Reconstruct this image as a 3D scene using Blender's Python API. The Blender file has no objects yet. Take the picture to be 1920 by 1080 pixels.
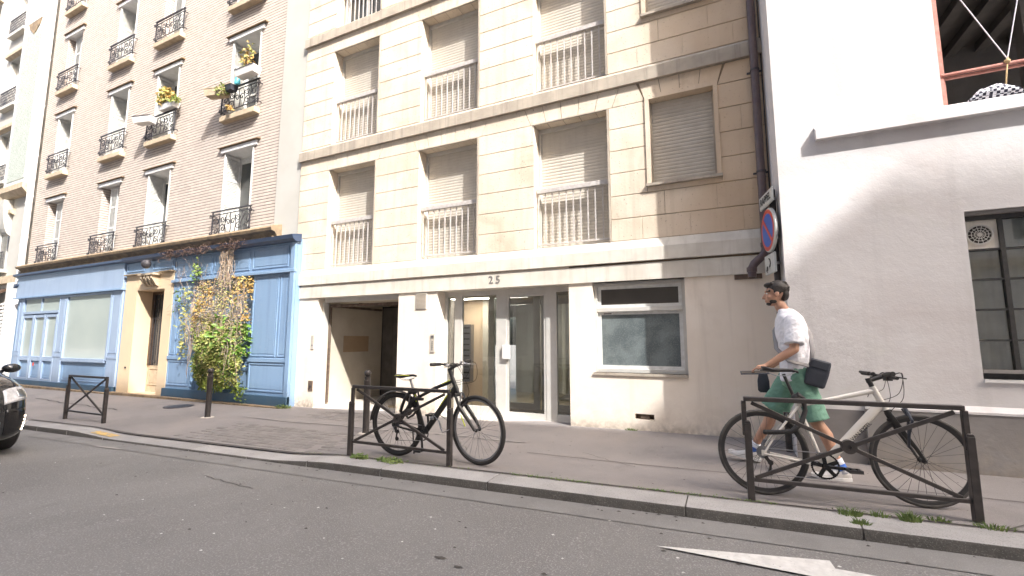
import bpy, bmesh, math, random
from mathutils import Vector, Matrix, noise
R = math.radians
PI = math.pi
random.seed(7)
S = bpy.context.scene
COL = S.collection
# ------------------------------------------------------------------ camera, world, sun, exposure
cam_d = bpy.data.cameras.new('camera'); cam = bpy.data.objects.new('camera', cam_d); COL.objects.link(cam)
cam.location = (0, 0, 1.3); cam.rotation_euler = (R(90 + 6.63), 0, R(25.3))
cam_d.sensor_width = 36; cam_d.lens = 36 * 845 / 1920; cam_d.clip_start = .05; cam_d.clip_end = 600
S.camera = cam
SUN = Vector((1.65, -1.0, 1.85)).normalized()          # towards the sun
W = bpy.data.worlds.new('World'); S.world = W; W.use_nodes = True
nt = W.node_tree; bg = nt.nodes['Background']
sky = nt.nodes.new('ShaderNodeTexSky'); sky.sky_type = 'NISHITA'; sky.sun_disc = False
sky.sun_elevation = math.asin(SUN.z); sky.sun_rotation = math.atan2(SUN.x, SUN.y)
sky.air_density = 1.0; sky.dust_density = 8.0; sky.ozone_density = 1.6
nt.links.new(sky.outputs[0], bg.inputs[0]); bg.inputs[1].default_value = .15
sun_d = bpy.data.lights.new('sun', 'SUN'); sun_d.energy = 2.0; sun_d.angle = R(.53); sun_d.color = (1, .98, .955)
sun = bpy.data.objects.new('sun', sun_d); COL.objects.link(sun)
sun.rotation_euler = SUN.to_track_quat('Z', 'Y').to_euler(); sun.location = (20, -12, 30)
S.view_settings.view_transform = 'Standard'; S.view_settings.look = 'None'
S.view_settings.exposure = 1.92; S.view_settings.gamma = 1; S.view_settings.use_curve_mapping = False
S.render.engine = 'CYCLES'; S.cycles.max_bounces = 8; S.cycles.diffuse_bounces = 5; S.cycles.transparent_max_bounces = 16
S.cycles.use_denoising = True

# ------------------------------------------------------------------ helpers
WP = {}
def props(o, label=None, cat=None, group=None, kind=None):
    if label: o['label'] = label
    if cat: o['category'] = cat
    if group: o['group'] = group
    if kind: o['kind'] = kind
    return o
def thing(name, label, cat, loc=(0, 0, 0), rot=(0, 0, 0), group=None, kind=None):
    o = bpy.data.objects.new(name, None); COL.objects.link(o); o.location = loc; o.rotation_euler = rot
    o.empty_display_size = .2; WP[o] = Vector(loc)
    return props(o, label, cat, group, kind)
def link_mesh(name, me, parent=None, at=None, rot=None):
    """at = world position of the mesh's own origin (unrotated parents only)"""
    o = bpy.data.objects.new(name, me); COL.objects.link(o)
    base = WP.get(parent, Vector()) if parent else Vector()
    if parent: o.parent = parent
    o.location = (Vector(at) - base) if at is not None else (0, 0, 0)
    if rot: o.rotation_euler = rot
    WP[o] = base + Vector(o.location)
    return o
class MB:
    def __init__(s): s.v = []; s.f = []; s.m = []; s.cur = 0
    def add(s, vs, fs):
        o = len(s.v); s.v += [tuple(p) for p in vs]
        for f in fs: s.f.append(tuple(i + o for i in f)); s.m.append(s.cur)
        return s
    def box(s, x0, x1, y0, y1, z0, z1):
        return s.add([(x0,y0,z0),(x1,y0,z0),(x1,y1,z0),(x0,y1,z0),(x0,y0,z1),(x1,y0,z1),(x1,y1,z1),(x0,y1,z1)],
                     [(0,3,2,1),(4,5,6,7),(0,1,5,4),(1,2,6,5),(2,3,7,6),(3,0,4,7)])
    def prism(s, poly, axis, a, b):
        """poly: 2D points; axis 'x': (y,z), 'y': (x,z), 'z': (x,y)"""
        n = len(poly)
        def P(p, t): return (t, p[0], p[1]) if axis == 'x' else ((p[0], t, p[1]) if axis == 'y' else (p[0], p[1], t))
        vs = [P(p, a) for p in poly] + [P(p, b) for p in poly]
        fs = [tuple(range(n)), tuple(range(2*n-1, n-1, -1))] + [(i, i+n, (i+1) % n + n, (i+1) % n) for i in range(n)]
        area = sum(poly[i][0]*poly[(i+1) % n][1] - poly[(i+1) % n][0]*poly[i][1] for i in range(n))
        flip = (area > 0) if axis != 'y' else (area < 0)
        if flip == (b > a): fs = [tuple(reversed(f)) for f in fs]
        # orientation: cap at a must face away from b
        return s.add(vs, [tuple(f) for f in fs])
    def rings(s, rs, cap=(True, True), closed=False):
        n = len(rs[0]); vs = [p for r in rs for p in r]; fs = []
        m = len(rs)
        for i in range(m if closed else m-1):
            a = i*n; b = ((i+1) % m)*n
            for j in range(n): k = (j+1) % n; fs.append((a+j, a+k, b+k, b+j))
        if not closed:
            if cap[0]: fs.append(tuple(range(n-1, -1, -1)))
            if cap[1]: fs.append(tuple(range((m-1)*n, m*n)))
        return s.add(vs, fs)
    def tube(s, pts, r, n=8, closed=False, flat=None, cap=True):
        pts = [Vector(p) for p in pts]; m = len(pts); rs = []
        up = None
        for i, p in enumerate(pts):
            if closed: t = pts[(i+1) % m] - pts[i-1]
            else: t = pts[min(i+1, m-1)] - pts[max(i-1, 0)]
            t.normalize()
            if up is None: up = Vector((0,0,1)) if abs(t.z) < .9 else Vector((0,1,0))
            u = (up - t*up.dot(t))
            if u.length < 1e-4: u = t.orthogonal()
            u.normalize(); w = t.cross(u); up = u
            rr = r[i] if isinstance(r, (list, tuple)) else r
            a, b = (rr, rr) if flat is None else (rr*flat[0], rr*flat[1])
            rs.append([p + u*(a*math.cos(q)) + w*(b*math.sin(q)) for q in [2*PI*(k+.5)/n for k in range(n)]])
        return s.rings(rs, (cap, cap), closed)
    def bar(s, p, q, w, d=None, up=(0,1,0)):
        """square bar from p to q, w in the plane, d along up"""
        p = Vector(p); q = Vector(q); d = d or w; t = (q-p).normalized(); u = Vector(up); u = (u - t*u.dot(t)).normalized(); v = t.cross(u)
        return s.rings([[c + u*(d/2*a) + v*(w/2*b) for a, b in ((-1,-1),(1,-1),(1,1),(-1,1))] for c in (p, q)])
    def lathe(s, prof, n=16, c=(0,0,0), axis='z', cap=True):
        rs = []
        for r, z in prof:
            ring = []
            for k in range(n):
                a = 2*PI*k/n; x, y = r*math.cos(a), r*math.sin(a)
                q = (x, y, z) if axis == 'z' else ((x, z, -y) if axis == 'y' else (z, x, y))
                ring.append((c[0]+q[0], c[1]+q[1], c[2]+q[2]))
            rs.append(ring)
        return s.rings(rs, (cap, cap))
    def ball(s, c, r, n=12, m=8, rot=None):
        rx, ry, rz = r if isinstance(r, (tuple, list)) else (r, r, r); rs = []
        for i in range(1, m):
            t = PI*i/m
            ring = [Vector((rx*math.sin(t)*math.cos(2*PI*k/n), ry*math.sin(t)*math.sin(2*PI*k/n), -rz*math.cos(t))) for k in range(n)]
            if rot: ring = [rot @ v for v in ring]
            rs.append([v + Vector(c) for v in ring])
        return s.rings(rs)
    def wall(s, x0, x1, z0, z1, yf, yb, holes=(), ret=None):
        """wall in the x-z plane facing -y, holes (x0,x1,z0,z1) with reveals to yb"""
        xs = sorted(set([x0, x1] + [h[0] for h in holes] + [h[1] for h in holes])); zs = sorted(set([z0, z1] + [h[2] for h in holes] + [h[3] for h in holes]))
        xs = [x for x in xs if x0 <= x <= x1]; zs = [z for z in zs if z0 <= z <= z1]
        for i in range(len(xs)-1):
            for j in range(len(zs)-1):
                cx, cz = (xs[i]+xs[i+1])/2, (zs[j]+zs[j+1])/2
                if any(h[0] < cx < h[1] and h[2] < cz < h[3] for h in holes): continue
                a, b, c, d = xs[i], xs[i+1], zs[j], zs[j+1]
                s.add([(a,yf,c),(b,yf,c),(b,yf,d),(a,yf,d)], [(0,1,2,3)])
        for a, b, c, d in holes:
            s.add([(a,yf,c),(b,yf,c),(b,yf,d),(a,yf,d),(a,yb,c),(b,yb,c),(b,yb,d),(a,yb,d)],
                  [(0,3,7,4),(1,5,6,2),(3,2,6,7),(0,4,5,1)])
        s.add([(x0,yf,z0),(x0,yf,z1),(x0,yb,z1),(x0,yb,z0)], [(0,1,2,3)])
        s.add([(x1,yf,z0),(x1,yb,z0),(x1,yb,z1),(x1,yf,z1)], [(0,1,2,3)])
        s.add([(x0,yf,z1),(x1,yf,z1),(x1,yb,z1),(x0,yb,z1)], [(0,1,2,3)])
        return s
    def mesh(s, name, mats, smooth=False):
        me = bpy.data.meshes.new(name); me.from_pydata(s.v, [], s.f)
        mats = mats if isinstance(mats, (list, tuple)) else [mats]
        for m in mats: me.materials.append(m)
        if len(mats) > 1: me.polygons.foreach_set('material_index', s.m)
        me.update()
        if smooth:
            me.shade_smooth()
            if smooth is not True: me.set_sharp_from_angle(angle=R(smooth))
        return me
    def build(s, name, mats, parent=None, local=False, smooth=False, label=None, kind=None, bevel=0):
        if parent is not None and not local:
            b = WP[parent]; s.v = [(p[0]-b.x, p[1]-b.y, p[2]-b.z) for p in s.v]
        o = link_mesh(name, s.mesh(name, mats, smooth), parent, None)
        if parent is None: WP[o] = Vector()
        if label: o['label'] = label
        if kind: o['kind'] = kind
        if bevel:
            bm = o.modifiers.new('bevel', 'BEVEL'); bm.width = bevel; bm.segments = 1; bm.limit_method = 'ANGLE'
        return o
def curve(pts, k=6):
    P_ = [Vector(q) for q in pts]; out = []
    for i in range(len(P_)-1):
        a, b, c, d = P_[max(i-1, 0)], P_[i], P_[i+1], P_[min(i+2, len(P_)-1)]
        for j in range(k):
            t = j/k; out.append(.5*((2*b) + (c-a)*t + (2*a-5*b+4*c-d)*t*t + (3*b-a-3*c+d)*t*t*t))
    return out + [P_[-1]]
def Bx(*a): return MB().box(*a)
def text_mesh(txt, size, extrude, mat, bold=0):
    cu = bpy.data.curves.new('lettering', 'FONT'); cu.body = txt; cu.size = size; cu.extrude = extrude; cu.offset = bold
    cu.align_x = 'CENTER'; cu.align_y = 'CENTER'; cu.resolution_u = 3
    o = bpy.data.objects.new('t', cu); COL.objects.link(o)
    dg = bpy.context.evaluated_depsgraph_get(); me = bpy.data.meshes.new_from_object(o.evaluated_get(dg))
    bpy.data.objects.remove(o); me.materials.clear(); me.materials.append(mat)
    return me
def blob(name, mb, mat, parent, voxel=.008, smooth=4, factor=.5, local=True):
    """union of overlapping closed shapes as one continuous surface"""
    o = bpy.data.objects.new('t', mb.mesh('t', mat)); COL.objects.link(o)
    m = o.modifiers.new('r', 'REMESH'); m.mode = 'VOXEL'; m.voxel_size = voxel; m.use_smooth_shade = True
    if smooth: q = o.modifiers.new('s', 'SMOOTH'); q.iterations = smooth; q.factor = factor
    dg = bpy.context.evaluated_depsgraph_get(); me = bpy.data.meshes.new_from_object(o.evaluated_get(dg))
    bpy.data.objects.remove(o); me.name = name; me.materials.clear(); me.materials.append(mat); me.shade_smooth()
    return link_mesh(name, me, parent)

# ------------------------------------------------------------------ materials
def nd(t, k, **kw):
    n = t.nodes.new(k)
    for a, b in kw.items(): setattr(n, a, b)
    return n
def c4(c): return (c[0], c[1], c[2], 1)
def mixc(t, fac, a, b, mode='MIX'):
    n = nd(t, 'ShaderNodeMix', data_type='RGBA', blend_type=mode)
    for sock, v in ((n.inputs[0], fac), (n.inputs[6], a), (n.inputs[7], b)):
        if hasattr(v, 'is_output') or isinstance(v, bpy.types.NodeSocket): t.links.new(v, sock)
        elif isinstance(v, (int, float)): sock.default_value = v
        else: sock.default_value = c4(v)
    return n.outputs[2]
def ramp(t, src, a, b, ca=0., cb=1.):
    n = nd(t, 'ShaderNodeMapRange'); t.links.new(src, n.inputs[0]); n.inputs[1].default_value = a; n.inputs[2].default_value = b
    n.inputs[3].default_value = ca; n.inputs[4].default_value = cb; return n.outputs[0]
def noi(t, vec, scale, detail=4, rough=.55, stretch=None, dist=0):
    if stretch:
        mp = nd(t, 'ShaderNodeMapping'); mp.inputs[3].default_value = stretch; t.links.new(vec, mp.inputs[0]); vec = mp.outputs[0]
    n = nd(t, 'ShaderNodeTexNoise'); t.links.new(vec, n.inputs['Vector']); n.inputs['Scale'].default_value = scale
    n.inputs['Detail'].default_value = detail; n.inputs['Roughness'].default_value = rough; n.inputs['Distortion'].default_value = dist
    return n.outputs[0]
def mat(name, col, rough=.6, metal=0, c2=None, ns=6, amt=(.35, .65), stains=None, bump=None, rand=0, obj=False, spec=.5, speck=None, streak=None, coat=0, emis=None, extra=None):
    m = bpy.data.materials.new(name); m.use_nodes = True; t = m.node_tree; b = t.nodes['Principled BSDF']
    b.inputs['Roughness'].default_value = rough; b.inputs['Metallic'].default_value = metal; b.inputs['Specular IOR Level'].default_value = spec
    b.inputs['Coat Weight'].default_value = coat; b.inputs['Coat Roughness'].default_value = .03
    vec = (nd(t, 'ShaderNodeTexCoord').outputs['Object'] if obj else nd(t, 'ShaderNodeNewGeometry').outputs['Position'])
    out = None
    if c2 is not None: out = mixc(t, ramp(t, noi(t, vec, ns), *amt), col, c2)
    if stains:      # (colour, scale, lo, hi, strength)
        for sc, s_, lo, hi, st in stains:
            f = ramp(t, noi(t, vec, s_, 6, .62, dist=.6), lo, hi, 0, st); out = mixc(t, f, out if out else col, sc)
    if streak:      # vertical runs: (colour, strength, freq)
        f = ramp(t, noi(t, vec, 1, 5, .6, stretch=(streak[2], streak[2], streak[2]*.06)), .52, .72, 0, streak[1]); out = mixc(t, f, out if out else col, streak[0])
    if speck:       # (colour, scale, lo, hi, strength)
        f = ramp(t, noi(t, vec, speck[1], 2, .5), speck[2], speck[3], 0, speck[4]); out = mixc(t, f, out if out else col, speck[0])
    if rand:
        oi = nd(t, 'ShaderNodeObjectInfo'); v = ramp(t, oi.outputs['Random'], 0, 1, 1-rand, 1+rand*.6)
        hs = nd(t, 'ShaderNodeHueSaturation'); t.links.new(v, hs.inputs['Value']); 
        if out: t.links.new(out, hs.inputs['Color'])
        else: hs.inputs['Color'].default_value = c4(col)
        out = hs.outputs[0]
    if extra: out = extra(t, vec, out, b)
    if out: t.links.new(out, b.inputs['Base Color'])
    else: b.inputs['Base Color'].default_value = c4(col)
    if bump:        # list of (scale, distance, detail) 
        prev = None
        for sc, dist, det in bump:
            bn = nd(t, 'ShaderNodeBump'); bn.inputs['Distance'].default_value = dist; bn.inputs['Strength'].default_value = .8
            t.links.new(noi(t, vec, sc, det, .6), bn.inputs['Height'])
            if prev: t.links.new(prev, bn.inputs['Normal'])
            prev = bn.outputs[0]
        t.links.new(prev, b.inputs['Normal'])
    if emis: b.inputs['Emission Color'].default_value = c4(emis[0]); b.inputs['Emission Strength'].default_value = emis[1]
    m['bsdf'] = b.name
    return m
def glass(name, tint=(.75, .8, .78), refl=1.0, rough=.01):
    m = bpy.data.materials.new(name); m.use_nodes = True; t = m.node_tree; t.nodes.clear()
    o = nd(t, 'ShaderNodeOutputMaterial'); tr = nd(t, 'ShaderNodeBsdfTransparent'); tr.inputs[0].default_value = c4(tint)
    gl = nd(t, 'ShaderNodeBsdfGlossy'); gl.inputs['Roughness'].default_value = rough
    fr = nd(t, 'ShaderNodeFresnel'); fr.inputs[0].default_value = 1.55
    f = ramp(t, fr.outputs[0], 0, 1, .04*refl, 1.0)
    mx = nd(t, 'ShaderNodeMixShader'); t.links.new(f, mx.inputs[0]); t.links.new(tr.outputs[0], mx.inputs[1]); t.links.new(gl.outputs[0], mx.inputs[2])
    t.links.new(mx.outputs[0], o.inputs[0]); return m
M = {}
def shade_and_soil(t, vec, out, b):      # brown shade tone painted in along with soiling, stronger towards the neighbour's corner
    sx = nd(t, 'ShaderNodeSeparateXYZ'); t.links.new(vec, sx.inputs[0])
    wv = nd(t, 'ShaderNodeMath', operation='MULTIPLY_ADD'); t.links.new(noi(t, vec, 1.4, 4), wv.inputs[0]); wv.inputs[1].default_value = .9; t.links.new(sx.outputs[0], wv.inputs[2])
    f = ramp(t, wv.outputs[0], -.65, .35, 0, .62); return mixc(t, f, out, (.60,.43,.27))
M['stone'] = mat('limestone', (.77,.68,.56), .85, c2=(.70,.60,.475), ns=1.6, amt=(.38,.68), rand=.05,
    stains=[((.44,.34,.23), 1.3, .52, .76, .55), ((.30,.23,.16), 4.5, .62, .8, .4)], speck=((.2,.14,.09), 34, .66, .72, .6), bump=[(26,.004,5),(140,.0015,3)], streak=((.40,.32,.22), .3, 9), extra=shade_and_soil)
def splash(t, vec, out, b):
    sx = nd(t, 'ShaderNodeSeparateXYZ'); t.links.new(vec, sx.inputs[0])
    g = ramp(t, sx.outputs[2], .50, -.05, 0, .6); n1 = ramp(t, noi(t, vec, 5, 6, .65, dist=.8), .38, .68)
    mu = nd(t, 'ShaderNodeMath', operation='MULTIPLY'); t.links.new(g, mu.inputs[0]); t.links.new(n1, mu.inputs[1])
    g2 = ramp(t, sx.outputs[2], .16, -.02, 0, .55); n2 = ramp(t, noi(t, vec, 16, 4), .35, .6)
    m2 = nd(t, 'ShaderNodeMath', operation='MULTIPLY'); t.links.new(g2, m2.inputs[0]); t.links.new(n2, m2.inputs[1])
    return mixc(t, m2.outputs[0], mixc(t, mu.outputs[0], out, (.46,.385,.30)), (.20,.165,.13))
M['stone_core'] = mat('joint_mortar', (.30,.235,.165), .9, c2=(.22,.17,.12), ns=9)
M['course'] = mat('weathered_string_course', (.50,.44,.36), .85, c2=(.38,.33,.27), ns=3, streak=((.24,.2,.17), .6, 11), bump=[(30,.003,5)])
M['render'] = mat('cream_wall_paint', (.90,.81,.70), .8, c2=(.84,.74,.62), ns=1.3, stains=[((.56,.46,.36), 1.1, .55, .82, .42), ((.3,.25,.2), 9, .68, .8, .35)],
    bump=[(9,.004,5),(70,.0014,4)], streak=((.6,.52,.42), .35, 7), extra=splash)
M['render_light'] = mat('band_paint', (.72,.68,.60), .75, c2=(.62,.57,.49), ns=3.2, streak=((.42,.37,.31), .4, 12), bump=[(40,.0015,4)])
M['plaster'] = mat('grey_plaster', (.52,.51,.475), .85, c2=(.47,.46,.42), ns=.9, stains=[((.42,.4,.35), .8, .58, .82, .35)], bump=[(40,.0015,4)])
def crackle(t, vec, out, b):
    mp = nd(t, 'ShaderNodeMapping'); mp.inputs[3].default_value = (1, 1, 3.2); t.links.new(vec, mp.inputs[0])
    ns = noi(t, mp.outputs[0], 14, 8, .7, dist=1.2)
    area = ramp(t, noi(t, vec, 1.0, 3, .5), .46, .6)
    ln = nd(t, 'ShaderNodeMath', operation='SUBTRACT'); t.links.new(ns, ln.inputs[0]); ln.inputs[1].default_value = .5
    ab = nd(t, 'ShaderNodeMath', operation='ABSOLUTE'); t.links.new(ln.outputs[0], ab.inputs[0])
    f = ramp(t, ab.outputs[0], .0, .022, .75, 0)
    sx = nd(t, 'ShaderNodeSeparateXYZ'); t.links.new(vec, sx.inputs[0]); m1 = ramp(t, sx.outputs[0], 1.25, 1.9, 1, .12); m2 = ramp(t, sx.outputs[2], 1.9, 2.7, 1, .15)
    mm = nd(t, 'ShaderNodeMath', operation='MULTIPLY'); t.links.new(m1, mm.inputs[0]); t.links.new(m2, mm.inputs[1]); m3 = nd(t, 'ShaderNodeMath', operation='MULTIPLY'); t.links.new(f, m3.inputs[0]); t.links.new(mm.outputs[0], m3.inputs[1]); f = m3.outputs[0]
    mu = nd(t, 'ShaderNodeMath', operation='MULTIPLY'); t.links.new(f, mu.inputs[0]); t.links.new(area, mu.inputs[1])
    return mixc(t, mu.outputs[0], out, (.34,.31,.3))
M['white_wall'] = mat('white_wall_paint', (.71,.69,.685), .8, c2=(.67,.65,.645), ns=.8, stains=[((.56,.50,.48), .7, .52, .75, .6), ((.66,.645,.61), 2.6, .56, .72, .6)],
    bump=[(3.5,.010,6),(60,.0016,4)], extra=crackle, streak=((.44,.43,.42), .42, 3.5))
M['grey_paint'] = mat('grey_plinth_paint', (.29,.275,.265), .8, c2=(.24,.225,.215), ns=2, stains=[((.22,.19,.16), 3, .55, .8, .6), ((.2,.13,.09), 14, .66, .76, .5)], bump=[(10,.006,6)], extra=splash)
M['dark_plinth'] = mat('dark_grey_paint', (.25,.235,.23), .8, c2=(.2,.185,.18), ns=3, bump=[(10,.004,6)])
def bricks(t, vec, out, b):
    sx = nd(t, 'ShaderNodeSeparateXYZ'); t.links.new(vec, sx.inputs[0]); cx = nd(t, 'ShaderNodeCombineXYZ')
    ad = nd(t, 'ShaderNodeMath', operation='ADD'); t.links.new(sx.outputs[0], ad.inputs[0]); t.links.new(sx.outputs[1], ad.inputs[1])
    t.links.new(ad.outputs[0], cx.inputs[0]); t.links.new(sx.outputs[2], cx.inputs[1])
    br = nd(t, 'ShaderNodeTexBrick'); t.links.new(cx.outputs[0], br.inputs[0])
    br.inputs['Color1'].default_value = (.62,.545,.485,1); br.inputs['Color2'].default_value = (.53,.46,.405,1); br.inputs['Mortar'].default_value = (.54,.47,.415,1)
    br.inputs['Scale'].default_value = 1; br.inputs['Mortar Size'].default_value = .006; br.inputs['Mortar Smooth'].default_value = .3
    br.inputs['Brick Width'].default_value = .225; br.inputs['Row Height'].default_value = .077; br.inputs['Bias'].default_value = 0
    dv = nd(t, 'ShaderNodeMath', operation='DIVIDE'); t.links.new(sx.outputs[2], dv.inputs[0]); dv.inputs[1].default_value = .077
    fc = nd(t, 'ShaderNodeMath', operation='FRACT'); t.links.new(dv.outputs[0], fc.inputs[0])
    sb = nd(t, 'ShaderNodeMath', operation='SUBTRACT'); t.links.new(fc.outputs[0], sb.inputs[0]); sb.inputs[1].default_value = .5
    ab = nd(t, 'ShaderNodeMath', operation='ABSOLUTE'); t.links.new(sb.outputs[0], ab.inputs[0])
    ln = ramp(t, ab.outputs[0], .345, .395)
    bn = nd(t, 'ShaderNodeBump'); bn.inputs['Distance'].default_value = .012; bn.invert = True; t.links.new(ln, bn.inputs['Height']); t.links.new(bn.outputs[0], b.inputs['Normal'])
    vr = ramp(t, noi(t, vec, 7, 4), .3, .7, .45, 1)
    mu = nd(t, 'ShaderNodeMath', operation='MULTIPLY'); t.links.new(ln, mu.inputs[0]); t.links.new(vr, mu.inputs[1])
    c = mixc(t, ramp(t, noi(t, vec, .6, 4), .35, .7, 0, .4), br.outputs['Color'], (.56,.50,.45)); return mixc(t, mu.outputs[0], c, (.13,.105,.09))
M['brick'] = mat('buff_brick', (.5,.4,.33), .85, extra=bricks)
M['sill'] = mat('sill_stone', (.56,.46,.33), .8, c2=(.44,.35,.25), ns=7, bump=[(30,.003,4)])
M['cornice'] = mat('brown_cornice_stone', (.34,.25,.15), .8, c2=(.2,.15,.1), ns=5, streak=((.1,.08,.06), .6, 9), bump=[(30,.004,5)])
M['cream'] = mat('ochre_portal_paint', (.72,.56,.37), .7, c2=(.66,.52,.36), ns=1.5, stains=[((.5,.44,.36), 2, .6, .8, .4)], bump=[(40,.0015,3)])
M['white'] = mat('white_paint', (.78,.77,.76), .5, c2=(.7,.69,.67), ns=8)
M['white_old'] = mat('old_white_shutter_paint', (.72,.72,.7), .6, c2=(.6,.6,.57), ns=12)
M['alu'] = mat('beige_aluminium', (.60,.585,.545), .45, c2=(.55,.53,.49), ns=6, metal=0, spec=.6)
M['shutter'] = mat('roller_shutter_plastic', (.62,.575,.50), .55, c2=(.58,.535,.465), ns=5, streak=((.4,.36,.3), .2, 16))
M['shutter_grey'] = mat('pale_shutter', (.53,.49,.43), .5, c2=(.47,.43,.37), ns=7)
M['rail'] = mat('grey_white_railing_paint', (.56,.54,.52), .45, c2=(.46,.42,.39), ns=18)
M['iron'] = mat('black_wrought_iron', (.035,.033,.04), .45, c2=(.09,.085,.09), ns=25, metal=.3)
M['barrier'] = mat('brown_grey_street_metal', (.042,.037,.036), .42, c2=(.062,.054,.051), ns=14, metal=.25, obj=True, bump=[(60,.0006,3)], stains=[((.12,.10,.095), 5, .62, .8, .4)])
M['pipe'] = mat('brown_pipe_paint', (.105,.072,.075), .4, c2=(.14,.1,.095), ns=10, streak=((.2,.16,.14), .4, 9))
M['dark'] = mat('dark_void', (.02,.018,.016), .9)
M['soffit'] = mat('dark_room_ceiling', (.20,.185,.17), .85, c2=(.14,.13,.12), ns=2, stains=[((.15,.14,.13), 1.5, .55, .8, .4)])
M['asphalt_walk'] = mat('sidewalk_asphalt', (.245,.225,.215), .9, c2=(.20,.185,.18), ns=.9, amt=(.35,.65), speck=((.34,.32,.31), 190, .55, .7, .55),
    stains=[((.13,.12,.115), 1.7, .58, .8, .55), ((.29,.25,.225), .5, .5, .7, .5)], bump=[(180,.004,3),(6,.006,4)])
M['asphalt_road'] = mat('road_asphalt', (.175,.170,.162), .85, c2=(.145,.140,.134), ns=.7, speck=((.30,.29,.28), 95, .54, .66, .75),
    stains=[((.085,.082,.08), 2.2, .60, .8, .5), ((.21,.203,.195), .4, .5, .66, .6), ((.08,.077,.075), 45, .6, .7, .5)], bump=[(95,.006,3),(5,.004,4)])
M['gutter'] = mat('gutter_concrete', (.20,.195,.187), .9, c2=(.165,.16,.153), ns=3, speck=((.34,.33,.32), 160, .55, .7, .5), stains=[((.12,.11,.105), 2.5, .58, .8, .6)], bump=[(150,.003,3)])
M['granite'] = mat('kerb_granite', (.37,.36,.35), .8, c2=(.31,.30,.29), ns=2.5, rand=.10, speck=((.12,.115,.11), 130, .55, .68, .55), stains=[((.15,.14,.13), 3, .6, .8, .5)], bump=[(120,.003,3),(8,.008,4)])
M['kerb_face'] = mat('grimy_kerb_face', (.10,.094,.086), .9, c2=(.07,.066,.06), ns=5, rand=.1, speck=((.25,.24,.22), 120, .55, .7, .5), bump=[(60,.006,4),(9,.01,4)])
M['sett'] = mat('paving_sett', (.215,.20,.19), .85, c2=(.18,.165,.155), ns=12, rand=.16, speck=((.3,.29,.28), 150, .57, .7, .4), bump=[(90,.004,3)])
M['paint_road'] = mat('worn_white_road_paint', (.62,.61,.58), .7, c2=(.5,.49,.47), ns=16, speck=((.2,.19,.19), 60, .66, .74, .8))
M['paint_yellow'] = mat('worn_yellow_paint', (.62,.4,.1), .7, c2=(.32,.29,.24), ns=22, amt=(.45,.6))
def bluemat(name, c, c2): return mat(name, c, .32, c2=c2, ns=1.2, spec=.6, stains=[((c[0]*.6, c[1]*.6, c[2]*.65), 3, .6, .85, .4)], streak=((c[0]*.7, c[1]*.7, c[2]*.75), .4, 8), speck=((.42,.45,.5), 40, .68, .72, .5), bump=[(30,.0015,3)])
M['blue'] = bluemat('blue_shopfront_paint', (.21,.325,.49), (.23,.345,.50))
M['blue_pale'] = bluemat('pale_blue_shopfront_paint', (.30,.39,.53), (.33,.42,.55))
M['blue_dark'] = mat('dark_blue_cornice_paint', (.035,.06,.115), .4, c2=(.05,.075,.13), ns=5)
M['blue_base'] = mat('petrol_blue_base_paint', (.045,.115,.2), .45, c2=(.07,.13,.2), ns=4)
M['shop_glass'] = mat('whitened_shop_glass', (.44,.50,.47), .12, c2=(.40,.46,.44), ns=.8, spec=.6)
M['glass'] = glass('clear_window_glass', (.93,.95,.94), 1.3)
M['glass_dark'] = mat('dark_window_glass', (.055,.06,.062), .06, c2=(.09,.095,.095), ns=1.2, spec=.8)
M['frosted'] = mat('dirty_frosted_glass', (.17,.20,.20), .35, c2=(.10,.12,.125), ns=4, amt=(.4,.6), speck=((.26,.3,.3), 60, .5, .7, .5), spec=.5)
M['frost_dark'] = mat('brown_tinted_glass', (.075,.066,.056), .3, c2=(.06,.052,.045), ns=2)
M['peach'] = mat('peach_lobby_wall', (.74,.57,.40), .7)
M['lobby'] = mat('lobby_paint', (.62,.61,.57), .6, c2=(.55,.54,.5), ns=2)
M['floor_tan'] = mat('lobby_floor', (.45,.36,.22), .35, c2=(.4,.32,.2), ns=3)
M['curtain'] = mat('grey_curtain', (.74,.70,.62), .9, c2=(.6,.56,.49), ns=5, streak=((.4,.37,.32), .4, 14))
M['lamp'] = mat('lit_tube_cover', (.9,.88,.8), .5, emis=((1, .92, .8), 7))
M['metal'] = mat('bare_steel', (.55,.55,.56), .28, metal=1)
M['chrome_dull'] = mat('dull_grey_metal', (.30,.30,.31), .35, metal=.9)
M['garage_wall'] = mat('garage_wall_paint', (.60,.54,.44), .8, c2=(.52,.46,.37), ns=2, stains=[((.36,.3,.22), 2, .55, .8, .5)], bump=[(30,.003,4)])
M['patch'] = mat('brown_patch', (.42,.30,.19), .8, c2=(.38,.27,.17), ns=5)
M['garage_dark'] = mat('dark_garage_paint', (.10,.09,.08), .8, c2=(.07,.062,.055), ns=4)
M['concrete'] = mat('threshold_concrete', (.58,.54,.48), .85, c2=(.48,.44,.39), ns=5, stains=[((.3,.26,.22), 3, .56, .8, .5)], bump=[(60,.003,4)])
M['black_rubber'] = mat('black_rubber', (.022,.021,.021), .65, c2=(.035,.033,.032), ns=30, obj=True)
M['tyre_dusty'] = mat('dusty_tyre_rubber', (.045,.042,.04), .75, c2=(.08,.074,.068), ns=14, obj=True)
M['bike_black'] = mat('black_bicycle_paint', (.02,.019,.018), .3, obj=True, coat=.3)
M['bike_white'] = mat('pearl_white_bicycle_paint', (.74,.70,.64), .25, obj=True, coat=.4)
M['bike_lime'] = mat('lime_decal', (.55,.62,.05), .4)
M['black_plastic'] = mat('black_plastic', (.025,.024,.025), .45, obj=True)
M['black_gloss'] = mat('glossy_black', (.012,.012,.013), .15)
M['red_steel'] = mat('faded_red_steel_paint', (.42,.16,.125), .6, c2=(.5,.25,.2), ns=16)
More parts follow.
